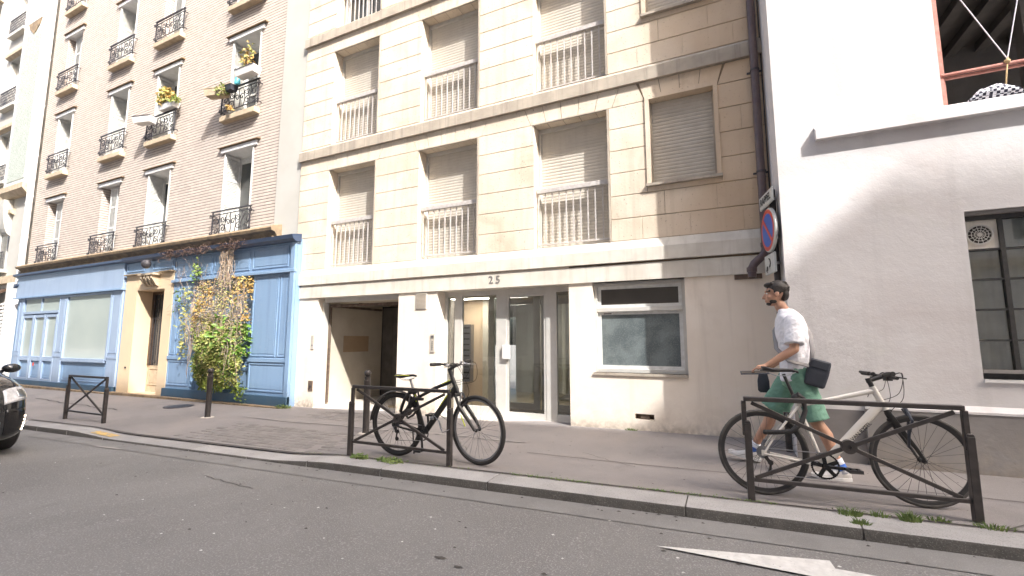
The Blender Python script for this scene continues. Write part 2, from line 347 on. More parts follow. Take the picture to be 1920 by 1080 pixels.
M['rope'] = mat('beige_rope', (.5,.36,.18), .8)
M['cable'] = mat('white_cable', (.75,.72,.78), .5)
M['skin'] = mat('skin', (.50,.285,.19), .5, c2=(.44,.24,.16), ns=10, obj=True)
M['hair'] = mat('black_hair', (.018,.014,.012), .5, c2=(.03,.024,.02), ns=60, obj=True, bump=[(120,.004,3)])
M['tee'] = mat('white_tshirt_cotton', (.78,.78,.82), .85, obj=True, bump=[(9,.02,3)])
M['green'] = mat('green_cotton', (.17,.33,.25), .85, c2=(.14,.28,.21), ns=6, obj=True, bump=[(10,.015,3)])
M['navy'] = mat('dark_blue_nylon', (.032,.038,.052), .6, c2=(.045,.05,.065), ns=12, obj=True)
M['strap'] = mat('grey_strap_webbing', (.3,.29,.29), .8)
M['shoe'] = mat('white_shoe_leather', (.72,.70,.68), .6, c2=(.6,.58,.55), ns=20, obj=True)
M['sock'] = mat('white_sock', (.7,.72,.78), .9)
M['sock_blue'] = mat('blue_sock_pattern', (.06,.16,.55), .9)
M['car'] = mat('black_car_paint', (.012,.013,.016), .2, coat=1, obj=True)
M['headlight'] = mat('clear_headlight', (.45,.45,.46), .12, c2=(.7,.7,.72), ns=14, spec=.8, coat=1, obj=True)
M['drl'] = mat('lit_running_light', (.9,.85,.75), .4, emis=((1, .82, .6), 5))
M['tile_white'] = mat('white_glazed_tile', (.72,.74,.68), .35, c2=(.66,.68,.62), ns=3)
def mosaic(t, vec, out, b):
    sx = nd(t, 'ShaderNodeSeparateXYZ'); t.links.new(vec, sx.inputs[0]); cx = nd(t, 'ShaderNodeCombineXYZ')
    t.links.new(sx.outputs[0], cx.inputs[0]); t.links.new(sx.outputs[2], cx.inputs[1])
    wv = nd(t, 'ShaderNodeTexVoronoi'); wv.inputs['Scale'].default_value = 3.2; wv.inputs['Randomness'].default_value = .15; wv.feature = 'F1'; t.links.new(cx.outputs[0], wv.inputs[0])
    w2 = nd(t, 'ShaderNodeMath', operation='SINE'); m = nd(t, 'ShaderNodeMath', operation='MULTIPLY'); m.inputs[1].default_value = 24; t.links.new(wv.outputs[0], m.inputs[0]); t.links.new(m.outputs[0], w2.inputs[0])
    f = ramp(t, w2.outputs[0], .35, .6, 0, .7); f2 = ramp(t, noi(t, vec, 9, 3), .4, .6, .2, 1)
    mu = nd(t, 'ShaderNodeMath', operation='MULTIPLY'); t.links.new(f, mu.inputs[0]); t.links.new(f2, mu.inputs[1])
    return mixc(t, mu.outputs[0], out, (.19,.24,.11))
M['mosaic'] = mat('green_white_mosaic', (.50,.52,.45), .4, c2=(.45,.47,.4), ns=5, extra=mosaic)
M['opposite'] = mat('opposite_facade_stone', (.76,.72,.66), .85, c2=(.7,.66,.6), ns=1.2, streak=((.3,.26,.2), .4, 3))
M['zinc'] = mat('zinc_roof', (.22,.24,.26), .5, metal=.3)
M['leaf'] = mat('green_leaf', (.09,.17,.025), .55, obj=True, c2=(.22,.29,.05), ns=3.0, amt=(.42,.58))
M['leaf_yellow'] = mat('yellow_leaf', (.40,.37,.13), .6, obj=True, c2=(.25,.28,.07), ns=5)
M['leaf_dry'] = mat('dry_pale_leaf', (.42,.35,.25), .8, obj=True, c2=(.26,.19,.11), ns=4)
M['leaf_orange'] = mat('orange_leaf', (.45,.25,.06), .7, obj=True, c2=(.5,.38,.14), ns=6)
M['leaf_lime'] = mat('fresh_lime_leaf', (.10,.22,.03), .5, obj=True, c2=(.18,.29,.05), ns=6)
M['twig_dark'] = mat('dark_brown_twig', (.11,.065,.05), .9, obj=True, c2=(.2,.13,.1), ns=8)
M['twig'] = mat('dry_brown_twig', (.24,.17,.125), .9, obj=True, c2=(.42,.34,.26), ns=8)
M['grass'] = mat('weed_green', (.085,.15,.035), .6, obj=True, c2=(.17,.22,.06), ns=9)
M['terracotta'] = mat('terracotta', (.5,.2,.1), .8)
M['turquoise'] = mat('turquoise_plastic', (.12,.5,.62), .4)
M['sign_white'] = mat('white_sign_enamel', (.62,.63,.60), .35, c2=(.52,.53,.5), ns=12)
M['sign_red'] = mat('red_sign_enamel', (.62,.07,.04), .35)
M['sign_blue'] = mat('blue_sign_enamel', (.03,.12,.5), .35)
M['ink'] = mat('black_ink', (.02,.02,.02), .6)
M['numeral'] = mat('grey_carved_numeral', (.20,.19,.18), .8)
M['orange_lamp'] = mat('orange_warning_lamp', (.65,.3,.02), .4)
M['rust'] = mat('rusty_dark_plate', (.085,.06,.045), .85, c2=(.16,.11,.08), ns=14, streak=((.3,.25,.2), .5, 9))
M['door_wood'] = mat('brown_door_wood', (.10,.06,.04), .4, c2=(.07,.045,.03), ns=8)
M['plaid'] = mat('black_white_check_cloth', (.7,.7,.74), .9)
t = M['plaid'].node_tree; ck = nd(t, 'ShaderNodeTexChecker'); ck.inputs['Scale'].default_value = 38; ck.inputs[1].default_value = (.75,.75,.8,1); ck.inputs[2].default_value = (.03,.03,.05,1)
t.links.new(nd(t, 'ShaderNodeTexCoord').outputs['Object'], ck.inputs[0]); t.links.new(ck.outputs[0], t.nodes['Principled BSDF'].inputs['Base Color'])
# ------------------------------------------------------------------ terrain functions (street climbs gently to +x)
def sm(a, b, x):
    t = max(0, min(1, (x-a)/(b-a))); return t*t*(3-2*t)
def yk(x): return 3.99 + .02*max(-30, min(x, 14))
def gr(x): return .017*max(min(x, 8), -12) + .008*min(x+12, 0) + .008*max(x-8, 0)
def low(x): return sm(-9.9, -8.5, x)*(1-sm(-5.2, -4.1, x))
def zroad(x, y): return -.09 + gr(x) + .008*max(0, 4-abs(y))
def zwalk(x, y):
    zk = gr(x) - .055*low(x)*max(0, 1-(y-yk(x))/1.3)
    zf = .03 + .0125*max(x, -9) + .004*max(min(x+9, 0), -3) + .008*min(x+12, 0)
    f = max(0, (y-yk(x))/(6.8-yk(x)))
    return zk*(1-f) + zf*f if y > yk(x)+.001 else zk
def sheet(name, xs, yfun, zfun, m, kind='structure', parent=None, dz=0, thick=0):
    mb = MB(); ny = 0; vs = []
    for x in xs:
        ys = yfun(x); ny = len(ys)
        for y in ys: vs.append((x, y, zfun(x, y)+dz))
    fs = [(i*ny+j, (i+1)*ny+j, (i+1)*ny+j+1, i*ny+j+1) for i in range(len(xs)-1) for j in range(ny-1)]
    mb.add(vs, fs); o = mb.build(name, m, parent, smooth=True); 
    if parent is None: o['kind'] = kind
    return o
def lin(a, b, n): return [a+(b-a)*i/n for i in range(n+1)]
XS = lin(-140, -30, 11) + lin(-28, 10, 152)[0:] + lin(14, 120, 10)
sheet('road', XS, lambda x: lin(-4.2, yk(x), 22), zroad, M['asphalt_road'])
sheet('sidewalk', XS, lambda x: lin(yk(x)+.27, 7.02, 16), zwalk, M['asphalt_walk'])
sheet('gutter', XS, lambda x: lin(yk(x)-.29, yk(x)+.02, 2), zroad, M['gutter'], dz=.005)
sheet('ground', [-300, -100, 0, 100, 300], lambda x: [-300, -100, 0, 100, 300], lambda x, y: -.9 + .008*x, M['asphalt_walk'])
sheet('far_sidewalk', XS, lambda x: [-6.4, -4.3], lambda x, y: gr(x)+.0, M['asphalt_walk'])
ke = thing('kerb', None, None, kind='structure')
def kerb_piece(a, b, name='kerb_stone'):
    mb = MB(); a += .006; b -= .006; rs = []
    n = max(2, int((b-a)/.25))
    for i in range(n+1):
        x = a + (b-a)*i/n; y = yk(x); zt = gr(x) - .055*low(x); zb = zroad(x, y) - .1; w = .29; q = .02 if low(x) > .5 else .03
        rs.append([(x, y-.0, zb), (x, y+.002, zt-q), (x, y+.012, zt-q*.35), (x, y+.035, zt-.002), (x, y+w, zt+.001), (x, y+w, zb)])
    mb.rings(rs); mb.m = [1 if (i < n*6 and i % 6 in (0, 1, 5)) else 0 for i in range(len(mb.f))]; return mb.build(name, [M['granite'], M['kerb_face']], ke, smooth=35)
kj = [-3.41, -2.13, -.36, .79, 2.02]
left = []; x = -3.41
while x > -30: x -= random.uniform(1.0, 1.25); left.append(x)
right = []; x = 2.02
while x < 14: x += random.uniform(1.0, 1.3); right.append(x)
allj = left[::-1] + kj + right
for a, b in zip(allj[:-1], allj[1:]): kerb_piece(a, b)
kf = MB()
for a, b in ((-140, allj[0]), (allj[-1], 120)):
    kf.box(a, b, yk(a), yk(a)+.29, gr(a)-.6, (gr(a)+gr(b))/2 if abs(a) < 100 else gr(b))
kf.build('kerb_run', M['granite'], ke)
kf = MB(); kf.box(-60, 60, -4.3, -4.02, -1.2, .0); kf.build('far_kerb_run', M['granite'], ke)
# paving setts of the driveway crossing
sm_me = MB(); w, d, h = .080, .0495, .03
sm_me.add([(-w,-d,-h),(w,-d,-h),(w,d,-h),(-w,d,-h),(-w,-d,-.006),(w,-d,-.006),(w,d,-.006),(-w,d,-.006),(-w+.011,-d+.011,0),(w-.011,-d+.011,0),(w-.011,d-.011,0),(-w+.011,d-.011,0)],
    [(0,1,5,4),(1,2,6,5),(2,3,7,6),(3,0,4,7),(4,5,9,8),(5,6,10,9),(6,7,11,10),(7,4,8,11),(8,9,10,11)])
sett = sm_me.mesh('paving_stone', M['sett'])
walk = bpy.data.objects['sidewalk']; rng = random.Random(3); spots = []
for (xa, xb, ya, yb) in ((-7.7, -4.45, 4.29, 5.2), (-7.1, -4.9, 5.95, 6.62)):
    r_ = 0; y = ya
    while y < yb:
        x = xa + (.082 if r_ % 2 else 0) + (y-ya)*.25
        while x < xb:
            if not (xa < x < xa+.5 and rng.random() < .35) and not (xb-.6 < x and rng.random() < .45): spots.append((x, y))
            x += .168
        y += .105; r_ += 1
spots.sort(key=lambda p: p[0]**2+p[1]**2)
for x, y in spots[:298]:
    o = link_mesh('paving_stone', sett, walk, (x, y, zwalk(x, y)+.004+rng.uniform(-.002, .003)), (rng.uniform(-.02, .02), rng.uniform(-.02, .02)-.015, rng.uniform(-.04, .04)))
rest = MB()
for x, y in spots[298:]:
    z = zwalk(x, y)+.004
    rest.add([(x+v[0], y+v[1], z+v[2]) for v in sm_me.v], sm_me.f)
if spots[298:]: rest.build('paving_stones', M['sett'], walk, kind='stuff')
# long asphalt repair seam, manhole, cracks
def strip(name, pts, w, m, parent, dz=.006, zf=zwalk):
    mb = MB(); vs = []
    for i, (x, y) in enumerate(pts):
        p = pts[max(i-1, 0)]; q = pts[min(i+1, len(pts)-1)]; dx, dy = q[0]-p[0], q[1]-p[1]; L = math.hypot(dx, dy) or 1
        ww = w*(1 if not isinstance(w, (list, tuple)) else 1)
        nx, ny = -dy/L*ww/2, dx/L*ww/2
        vs += [(x-nx, y-ny, zf(x-nx, y-ny)+dz), (x+nx, y+ny, zf(x+nx, y+ny)+dz)]
    mb.add(vs, [(2*i, 2*i+2, 2*i+3, 2*i+1) for i in range(len(pts)-1)]); return mb.build(name, m, parent)
M['seam'] = mat('pale_asphalt_seam', (.33,.31,.29), .9, c2=(.27,.25,.24), ns=8)
M['tar'] = mat('dark_tar', (.075,.068,.062), .8, c2=(.05,.045,.04), ns=10)
strip('repair_seam', [(x, 5.55+.03*math.sin(x*3)) for x in lin(-8.0, -2.4, 24)], .05, M['seam'], walk, .009)
def wob(a, b, n, amp, seed):
    r_ = random.Random(seed); return [(a[0]+(b[0]-a[0])*i/n + r_.uniform(-amp, amp), a[1]+(b[1]-a[1])*i/n + r_.uniform(-amp, amp)) for i in range(n+1)]
strip('crack', wob((-.9, 4.9), (-1.6, 5.3), 9, .02, 1), .006, M['tar'], walk, .007)
strip('crack', wob((1.65, 4.32), (2.35, 5.0), 8, .004, 2), .010, M['tar'], walk, .007)
strip('crack', wob((-16, 5.4), (-11.5, 5.2), 14, .05, 5), .03, M['tar'], walk, .007)
strip('kerb_joint', [(x, yk(x)+.293) for x in lin(-12, 6, 80)], .022, M['tar'], walk, .005)
mh = MB(); 
for k in range(2): mh.lathe([(.30-.05*k, -.01), (.30-.05*k, .004+.002*k), (0.001, .004+.002*k)], 20, (-10.75, 5.95, zwalk(-10.75, 5.95)+.003))
mh.build('manhole_cover', M['iron'], walk)
# worn road arrow, yellow kerb mark, worn dash
zr = lambda x, y: zroad(x, y)
def flat(name, poly, m, parent, dz, zf):
    return MB().add([(x, y, zf(x, y)+dz) for x, y in poly], [tuple(range(len(poly)))]).build(name, m, parent)
road = bpy.data.objects['road']
flat('painted_arrow', [(-.50,3.34),(.25,3.293),(.60,3.27),(2.1,3.2),(2.1,3.38),(.525,3.445),(.515,3.553)], M['paint_road'], road, .012, lambda x, y: -.09+gr(x)+.008*max(0, 4-y))
flat('painted_dash', [(-8.35,3.50),(-7.75,3.53),(-7.7,3.575),(-8.35,3.545)], M['seam'], road, .01, zr)
flat('yellow_kerb_mark', [(-9.35,3.86),(-8.75,3.87),(-8.75,4.0),(-9.35,3.99)], M['paint_yellow'], ke, .006, lambda x, y: gr(x)-.055*low(x))

# mortar/dirt seen in the kerb joints, small litter and chips
kj_ = MB()
for x in allj[4:-4]: kj_.box(x-.007, x+.007, yk(x)+.010, yk(x)+.28, gr(x)-.2, gr(x)-.055*low(x)-.008)
kj_.build('kerb_joint_dirt', M['tar'], ke, kind='stuff')
rngl = random.Random(21); lt = MB()
for k in range(90):
    x = rngl.uniform(-9, 2.4); y = rngl.uniform(1.8, 3.95); r_ = rngl.uniform(.004, .013); z = zroad(x, y)+.002
    lt.add([(x-r_, y, z), (x, y-r_*.6, z), (x+r_*1.3, y+.002, z), (x, y+r_*.7, z+.003)], [(0,1,2,3)])
lt.build('pale_chips', M['paint_road'], road, kind='stuff')
lt = MB()
for k in range(110):
    x = rngl.uniform(-9, 2.4); y = rngl.choice([rngl.uniform(1.8, 3.95), yk(x)-rngl.uniform(.01, .12)]); r_ = rngl.uniform(.005, .018); z = zroad(x, y)+.004+(.005 if y > yk(x)-.3 else 0)
    lt.add([(x-r_, y, z), (x, y-r_*.6, z), (x+r_*1.5, y+.002, z), (x, y+r_*.7, z+.004)], [(0,1,2,3)])
lt.build('dark_grit', M['tar'], road, kind='stuff')
lt = MB()
for k in range(150):
    x = rngl.uniform(-9, 2.4); y = rngl.uniform(yk(x)+.35, 6.7); r_ = rngl.uniform(.003, .012); z = zwalk(x, y)+.003
    lt.add([(x-r_, y, z), (x, y-r_*.8, z), (x+r_*1.2, y+.002, z), (x, y+r_*.8, z+.001)], [(0,1,2,3)])
lt.build('gum_spots', M['tar'], walk, kind='stuff')
for a, b, n, am, sd in (((-5.2, 3.2), (-4.3, 3.1), 9, .02, 3),): strip('crack', wob(a, b, n, am, sd), .010, M['tar'], road, .004, zf=zroad)
strip('crack', wob((-4.2, 6.2), (-2.9, 4.9), 12, .04, 8), .008, M['tar'], walk, .006)
strip('pavement_seam', [(x, 5.05+.02*math.sin(x*2)) for x in lin(-2.2, 3, 24)], .012, M['tar'], walk, .005)
for (x, y, rx, ry, sd) in ((-1.75, 2.62, .05, .018, 1), (-1.58, 2.56, .035, .014, 2)):
    r_ = random.Random(sd); flat('tar_spot', [(x+rx*math.cos(a)*r_.uniform(.6, 1.2), y+ry*math.sin(a)*r_.uniform(.6, 1.2)) for a in lin(0, 2*PI, 11)[:-1]], M['tar'], road, .005, zr)
# ------------------------------------------------------------------ stone apartment building (number 25)
ST = thing('stone_apartment_building', 'cream stone apartment block with roller shutters and the number 25 over its glass door', 'building', (-4, 6.8, 0))
WX = [(-7.57,-6.27), (-5.20,-3.88), (-2.80,-1.52)]; XL, XR = -8.47, .66
YF = 6.80; NF = 4
blk_cache = {}; EDGE = (-7.57,-6.27,-5.20,-3.88,-2.80,-1.52,-8.47)
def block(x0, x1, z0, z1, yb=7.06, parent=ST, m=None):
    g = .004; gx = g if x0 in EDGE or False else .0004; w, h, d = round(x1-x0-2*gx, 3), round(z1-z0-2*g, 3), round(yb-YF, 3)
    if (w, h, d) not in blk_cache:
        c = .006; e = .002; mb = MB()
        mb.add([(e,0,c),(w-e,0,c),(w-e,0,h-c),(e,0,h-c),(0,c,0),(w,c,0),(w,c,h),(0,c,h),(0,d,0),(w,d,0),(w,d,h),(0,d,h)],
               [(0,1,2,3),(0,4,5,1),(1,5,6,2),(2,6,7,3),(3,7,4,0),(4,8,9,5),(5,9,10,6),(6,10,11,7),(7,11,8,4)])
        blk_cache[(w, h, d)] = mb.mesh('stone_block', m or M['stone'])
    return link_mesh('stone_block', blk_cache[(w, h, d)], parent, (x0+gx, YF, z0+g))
CO = [0, .345, .71, 1.075, 1.44, 1.80, 2.165, 2.47]
core = MB(); ctop = 2.80+2.74*NF
for n in range(NF):
    s = 2.80+2.74*n
    for (a, b) in ((XL, -7.57), (-6.27, -5.20), (-3.88, -2.80)):
        for i in range(6): block(a, b, s+CO[i], s+CO[i+1])
        core.box(a+(.0 if a == XL else .014), b-.014, YF+.02, 7.5, s, s+2.165)
    # right bay with the small shuttered window
    for i in range(6):
        z0, z1 = s+CO[i], s+CO[i+1]
        if i < 2:
            cuts = [-1.52, -.72, -.02, XR] if i % 2 else [-1.52, -1.05, -.38, .3, XR]
            for p, q in zip(cuts[:-1], cuts[1:]): block(p, q, z0, z1)
        elif i == 2:
            block(-1.52, -.96, z0, z1); block(.06, XR, z0, z1)
            for p, q in ((-.96, -.45), (-.45, .06)): block(p, q, z0, s+.84)
        else:
            block(-1.52, -.96, z0, z1)
            if i % 2: block(.06, XR, z0, z1)
            else: block(.06, .34, z0, z1); block(.34, XR, z0, z1)
    core.box(-1.52+.014, -.90-.02, YF+.02, 7.5, s, s+2.165); core.box(-.93, .03, YF+.02, 7.5, s, s+.80); core.box(.02, XR, YF+.02, 7.5, s, s+2.165)
    core.box(-.97, .07, 7.16, 7.5, s+.75, s+2.2)
    # lintel course: slanted flat-arch stones over each opening, plain blocks between
    z0, z1 = s+2.165, s+2.47
    ops = WX + [(-.90, .0)]
    for (a, b) in ops:
        k = 5 if b-a > 1 else 4; W_ = b-a+.12; a0 = a-.06
        xs_b = [a0+W_*i/k for i in range(k+1)]; xc = (a+b)/2; xs_t = [x+(x-xc)*.16 for x in xs_b]
        for i in range(k):
            key = ('v', round(b-a, 2), i)
            if key not in blk_cache:
                g = .005
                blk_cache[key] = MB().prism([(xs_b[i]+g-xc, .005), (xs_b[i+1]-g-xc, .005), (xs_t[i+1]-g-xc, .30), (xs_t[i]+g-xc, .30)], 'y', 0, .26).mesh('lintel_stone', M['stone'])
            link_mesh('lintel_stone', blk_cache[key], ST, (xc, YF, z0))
    pr = [XL] + [v for (a, b) in ops for v in (a-.06-.06*.9, b+.06+.06*.9)] + [XR]
    for a, b in zip(pr[0::2], pr[1::2]):
        a0 = a if a == XL else a+.0; lo0 = a if a == XL else a-.054; hi0 = a if a == XL else a+.060; lo1 = b if b == XR else b+.054; hi1 = b if b == XR else b-.060
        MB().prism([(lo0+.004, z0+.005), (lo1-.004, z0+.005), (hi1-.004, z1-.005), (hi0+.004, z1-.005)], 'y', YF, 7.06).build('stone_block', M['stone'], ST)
    core.box(XL, XR, YF+.02, 7.5, s+2.175, s+2.74)
    if n < NF:
        zc = s+2.47
        for a, b in ((XL-.02, -5.9), (-5.9, -3.3), (-3.3, -.9), (-.9, XR)):
            mb = MB().prism([(YF-.055, zc), (YF-.055, zc+.20), (YF-.002, zc+.262), (YF+.26, zc+.27), (YF+.26, zc)], 'x', a+.002, b-.002); mb.build('string_course', M['course'], ST)
core.box(XL, XR, 7.50, 16, 2.2, ctop)
core.build('wall', M['stone_core'], ST)
# roller shutters
def shutter_mesh(w, h, m, p=.055):
    mb = MB(); n = int(h/p); prof = []
    for i in range(n):
        z = i*p; prof += [(.0, z), (-.0035, z+p*.2), (-.005, z+p*.5), (-.0035, z+p*.8), (.0035, z+p*.92)]
    prof.append((0, h)); vs = []
    for (y, z) in prof: vs += [(0, y, z), (w, y, z)]
    mb.add(vs, [(2*i, 2*i+1, 2*i+3, 2*i+2) for i in range(len(prof)-1)]); return mb.mesh('roller_shutter', m)
def railing(a, b, s, win):
    h = MB().box(a+.01, b-.01, 6.885, 6.96, s+.965, s+1.045); hr = h.build('handrail', M['rail'], win, bevel=.006)
    bt = MB().box(a+.01, b-.01, 6.905, 6.94, s+.075, s+.10)
    for x in (a+.03, b-.03): bt.box(x-.012, x+.012, 6.91, 6.935, s-.0, s+.075)
    bt.build('bottom_rail', M['rail'], win)
    return hr
bal = MB().box(-.009, .009, -.009, .009, 0, .865).mesh('baluster', M['rail'])
sh_c = {}
for n in range(NF):
    s = 2.80+2.74*n
    for wi, (a, b) in enumerate(WX):
        w = b-a; glassy = (n == 2 and wi == 0)
        fr = MB()
        fr.box(a, a+.035, 7.03, 7.10, s, s+2.165); fr.box(b-.035, b, 7.03, 7.10, s, s+2.165); fr.box(a+.035, b-.035, 7.03, 7.10, s+2.10, s+2.165); fr.box(a+.035, b-.035, 7.02, 7.10, s, s+.05)
        win = fr.build('window', M['alu'], ST)
        key = (round(w, 2), n % 2)
        if key not in sh_c: sh_c[key] = shutter_mesh(w-.07, 2.055, M['shutter'] if wi != 1 or n % 2 == 0 else M['shutter'])
        if not glassy: link_mesh('roller_shutter', sh_c[key], win, (a+.035, 7.07, s+.05))
        else:
            MB().box(a+.035, b-.035, 7.085, 7.09, s+.05, s+2.1).build('pane', M['glass_dark'], win)
            m2 = MB()
            for x in (a+.06, (a+b)/2, b-.06): m2.box(x-.03, x+.03, 7.05, 7.082, s+.05, s+2.1)
            m2.build('sash', M['white'], win)
        railing(a, b, s, win)
        k = int(round((w-.06)/.125)); 
        for i in range(k+1): link_mesh('baluster', bal, win, (a+.03+(w-.06)*i/k, 6.922, s+.10))
        # edge trims
        tr = MB().box(b-.028, b-.0, YF-.012, YF+.02, s, s+2.165).box(a-.01, b, YF-.014, YF+.02, s+2.150, s+2.168); tr.build('edge_trim', M['course'], win)
    # small window
    a, b, z0, z1 = -.90, .0, s+.84, s+2.165
    fr = MB()
    fr.box(a-.06, a, YF-.02, 6.98, z0, z1); fr.box(b, b+.06, YF-.02, 6.98, z0, z1); fr.box(a-.06, b+.06, YF-.02, 6.98, z1-.002, z1+.07)
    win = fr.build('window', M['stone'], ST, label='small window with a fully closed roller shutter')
    if 's' not in sh_c: sh_c['s'] = shutter_mesh(.90, 1.33, M['shutter_grey'])
    link_mesh('roller_shutter', sh_c['s'], win, (a, 6.94, z0+.005))
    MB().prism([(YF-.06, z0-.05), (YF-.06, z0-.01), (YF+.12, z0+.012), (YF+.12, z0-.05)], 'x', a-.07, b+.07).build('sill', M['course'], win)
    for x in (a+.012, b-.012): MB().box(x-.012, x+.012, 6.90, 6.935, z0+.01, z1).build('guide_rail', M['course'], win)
# fascia bands with groove
fb = MB()
fb.prism([(6.745, 2.47), (6.745, 2.665), (6.80, 2.80), (7.06, 2.80), (7.06, 2.47)], 'x', XL-.03, XR)
fb.build('sill_band', M['render_light'], ST)
MB().box(XL-.03, XR, 6.772, 7.06, 2.19, 2.437).build('fascia_band', M['render_light'], ST)
MB().box(XL-.03, XR, 6.82, 7.06, 2.437, 2.47).build('groove', M['stone_core'], ST)
for ch, x in (('2', -3.60), ('5', -3.465)):
    link_mesh('numeral', text_mesh(ch, .185, .004, M['numeral'], .001), ST, (x, 6.768, 2.325), (PI/2, 0, 0))
# ground floor walls
def part(name, mb, m, parent=ST, **k): return mb.build(name, M[m] if isinstance(m, str) else m, parent, **k)
part('pier', Bx(XL, -7.73, 6.80, 7.05, -.4, 2.19), 'render')
part('pier', Bx(-5.60, -4.72, 6.80, 7.25, -.3, 2.19), 'render')
part('front_wall', MB().wall(-2.22, XR, -.2, 2.19, 6.80, 7.12, [(-1.84, -.50, .82, 2.19), (-1.25, -.98, .17, .25)]), 'render')
part('vent', MB().box(-1.25, -.98, 6.90, 6.92, .17, .25).box(-1.17, -1.05, 6.82, 6.9, .17, .25), 'rust')
part('soffit', Bx(XL, -5.6, 6.80, 8.8, 2.192, 2.5), 'render'); part('soffit', Bx(-5.6, -2.22, 6.80, 7.12, 2.192, 2.5), 'render')
# garage
part('door_frame', MB().box(-7.73, -7.68, 6.93, 7.05, -.2, 2.1).box(-7.68, -5.60, 6.93, 7.05, 2.10, 2.19), 'alu')
part('garage_wall', MB().box(-8.0, -7.70, 7.05, 8.75, -.3, 2.3), 'garage_wall')
part('garage_panel', Bx(-7.702, -7.694, 7.52, 8.30, 1.04, 1.40), 'patch')
gd = MB()
for i in range(7): gd.box(-7.70+i*.32, -7.70+i*.32+.31, 8.78, 8.84, -.2, 2.1)
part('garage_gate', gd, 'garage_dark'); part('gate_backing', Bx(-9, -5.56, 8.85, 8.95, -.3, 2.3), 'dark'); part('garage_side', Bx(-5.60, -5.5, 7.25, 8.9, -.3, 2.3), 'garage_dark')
part('garage_ceiling', Bx(-7.7, -5.6, 7.06, 8.8, 2.13, 2.19), 'garage_wall')
part('door_track', MB().box(-7.66, -5.72, 7.06, 7.12, 2.0, 2.06).bar((-7.6, 7.12, 2.03), (-7.6, 8.6, 2.03), .05, .05, up=(1,0,0)).bar((-6.9, 7.12, 2.05), (-5.9, 8.6, 2.05), .04, .05, up=(0,0,1)).bar((-7.66, 7.09, 0), (-7.66, 7.09, 2.03), .04, .04), 'rust')
part('warning_lamp', Bx(-5.73, -5.61, 6.98, 7.08, 1.98, 2.09), 'orange_lamp')
part('garage_floor', Bx(-7.9, -5.5, 7.0, 8.9, -.4, -.035), 'concrete')
part('threshold', MB().prism([(6.72, -.13), (6.72, -.075), (7.02, -.03), (7.02, -.13)], 'x', -7.73, -5.60), 'concrete')
part('bell_panel', Bx(-7.70+.0, -7.58, 6.90, 6.925, 1.12, 1.42), 'chrome_dull') if False else None
ip = part('intercom', Bx(-7.86, -7.78, 6.785, 6.80, 1.12, 1.40), 'shutter_grey'); part('button', MB().lathe([(.001, -.006), (.014, -.004), (.014, 0)], 10, (-7.82, 6.785, 1.2), 'y'), 'iron', ip)
ip = part('intercom', Bx(-4.84, -4.75, 6.782, 6.80, 1.09, 1.41), 'shutter_grey')
for i in range(5): part('button', Bx(-4.808, -4.782, 6.776, 6.782, 1.13+i*.035, 1.143+i*.035), 'chrome_dull', ip)
part('screen', Bx(-4.82, -4.77, 6.777, 6.782, 1.335, 1.385), 'chrome_dull', ip)
lk = part('lock_plate', Bx(-7.88, -7.76, 6.785, 6.80, .27, .47), 'rust'); part('lock_barrel', MB().lathe([(.001, -.02), (.02, -.02), (.02, 0)], 10, (-7.81, 6.785, .36), 'y'), 'iron', lk)
gr_ = part('vent_grille', Bx(-5.19, -4.94, 6.786, 6.80, 1.87, 2.18), 'alu'); 
for i in range(12): part('slat', Bx(-5.175, -4.955, 6.778, 6.786, 1.885+i*.024, 1.897+i*.024), 'course', gr_)
# street door, glazed
F = MB()
for a, b in ((-4.72, -4.66), (-4.50, -4.34), (-3.64, -3.44), (-2.71, -2.52), (-2.30, -2.22)): F.box(a, b, 7.05, 7.12, -.03, 2.19)
F.box(-4.66, -2.30, 7.052, 7.118, 2.10, 2.19); F.box(-4.66, -4.5, 7.052, 7.118, -.03, .06); F.box(-2.52, -2.30, 7.052, 7.118, -.03, .11); F.box(-4.34, -3.64, 7.052, 7.118, -.03, .16)
EN = part('entrance', F, M['alu'], bevel=.004)
D = MB(); D.box(-3.44, -3.40, 7.06, 7.11, .0, 2.10); D.box(-2.75, -2.71, 7.06, 7.11, 0, 2.10); D.box(-3.40, -2.75, 7.062, 7.108, 0.0, .10); D.box(-3.40, -2.75, 7.062, 7.108, 2.05, 2.10)
part('door_leaf', D, 'alu', EN)
for a, b, z in ((-4.66, -4.50, .06), (-4.34, -3.64, .16), (-3.40, -2.75, .10), (-2.52, -2.30, .11)): part('pane', Bx(a, b, 7.082, 7.088, z, 2.1), 'glass', EN)
part('handle_plate', MB().box(-3.50, -3.36, 7.0, 7.04, .98, 1.22), M['white'], EN, bevel=.006); part('handle_box', Bx(-3.49, -3.37, 7.04, 7.06, .99, 1.21), 'metal', EN)
part('doorstep', MB().prism([(6.73, -.2), (6.73, -.015), (7.05, -.0), (7.3, .0), (7.3, -.2)], 'x', -4.72, -2.22), 'concrete')
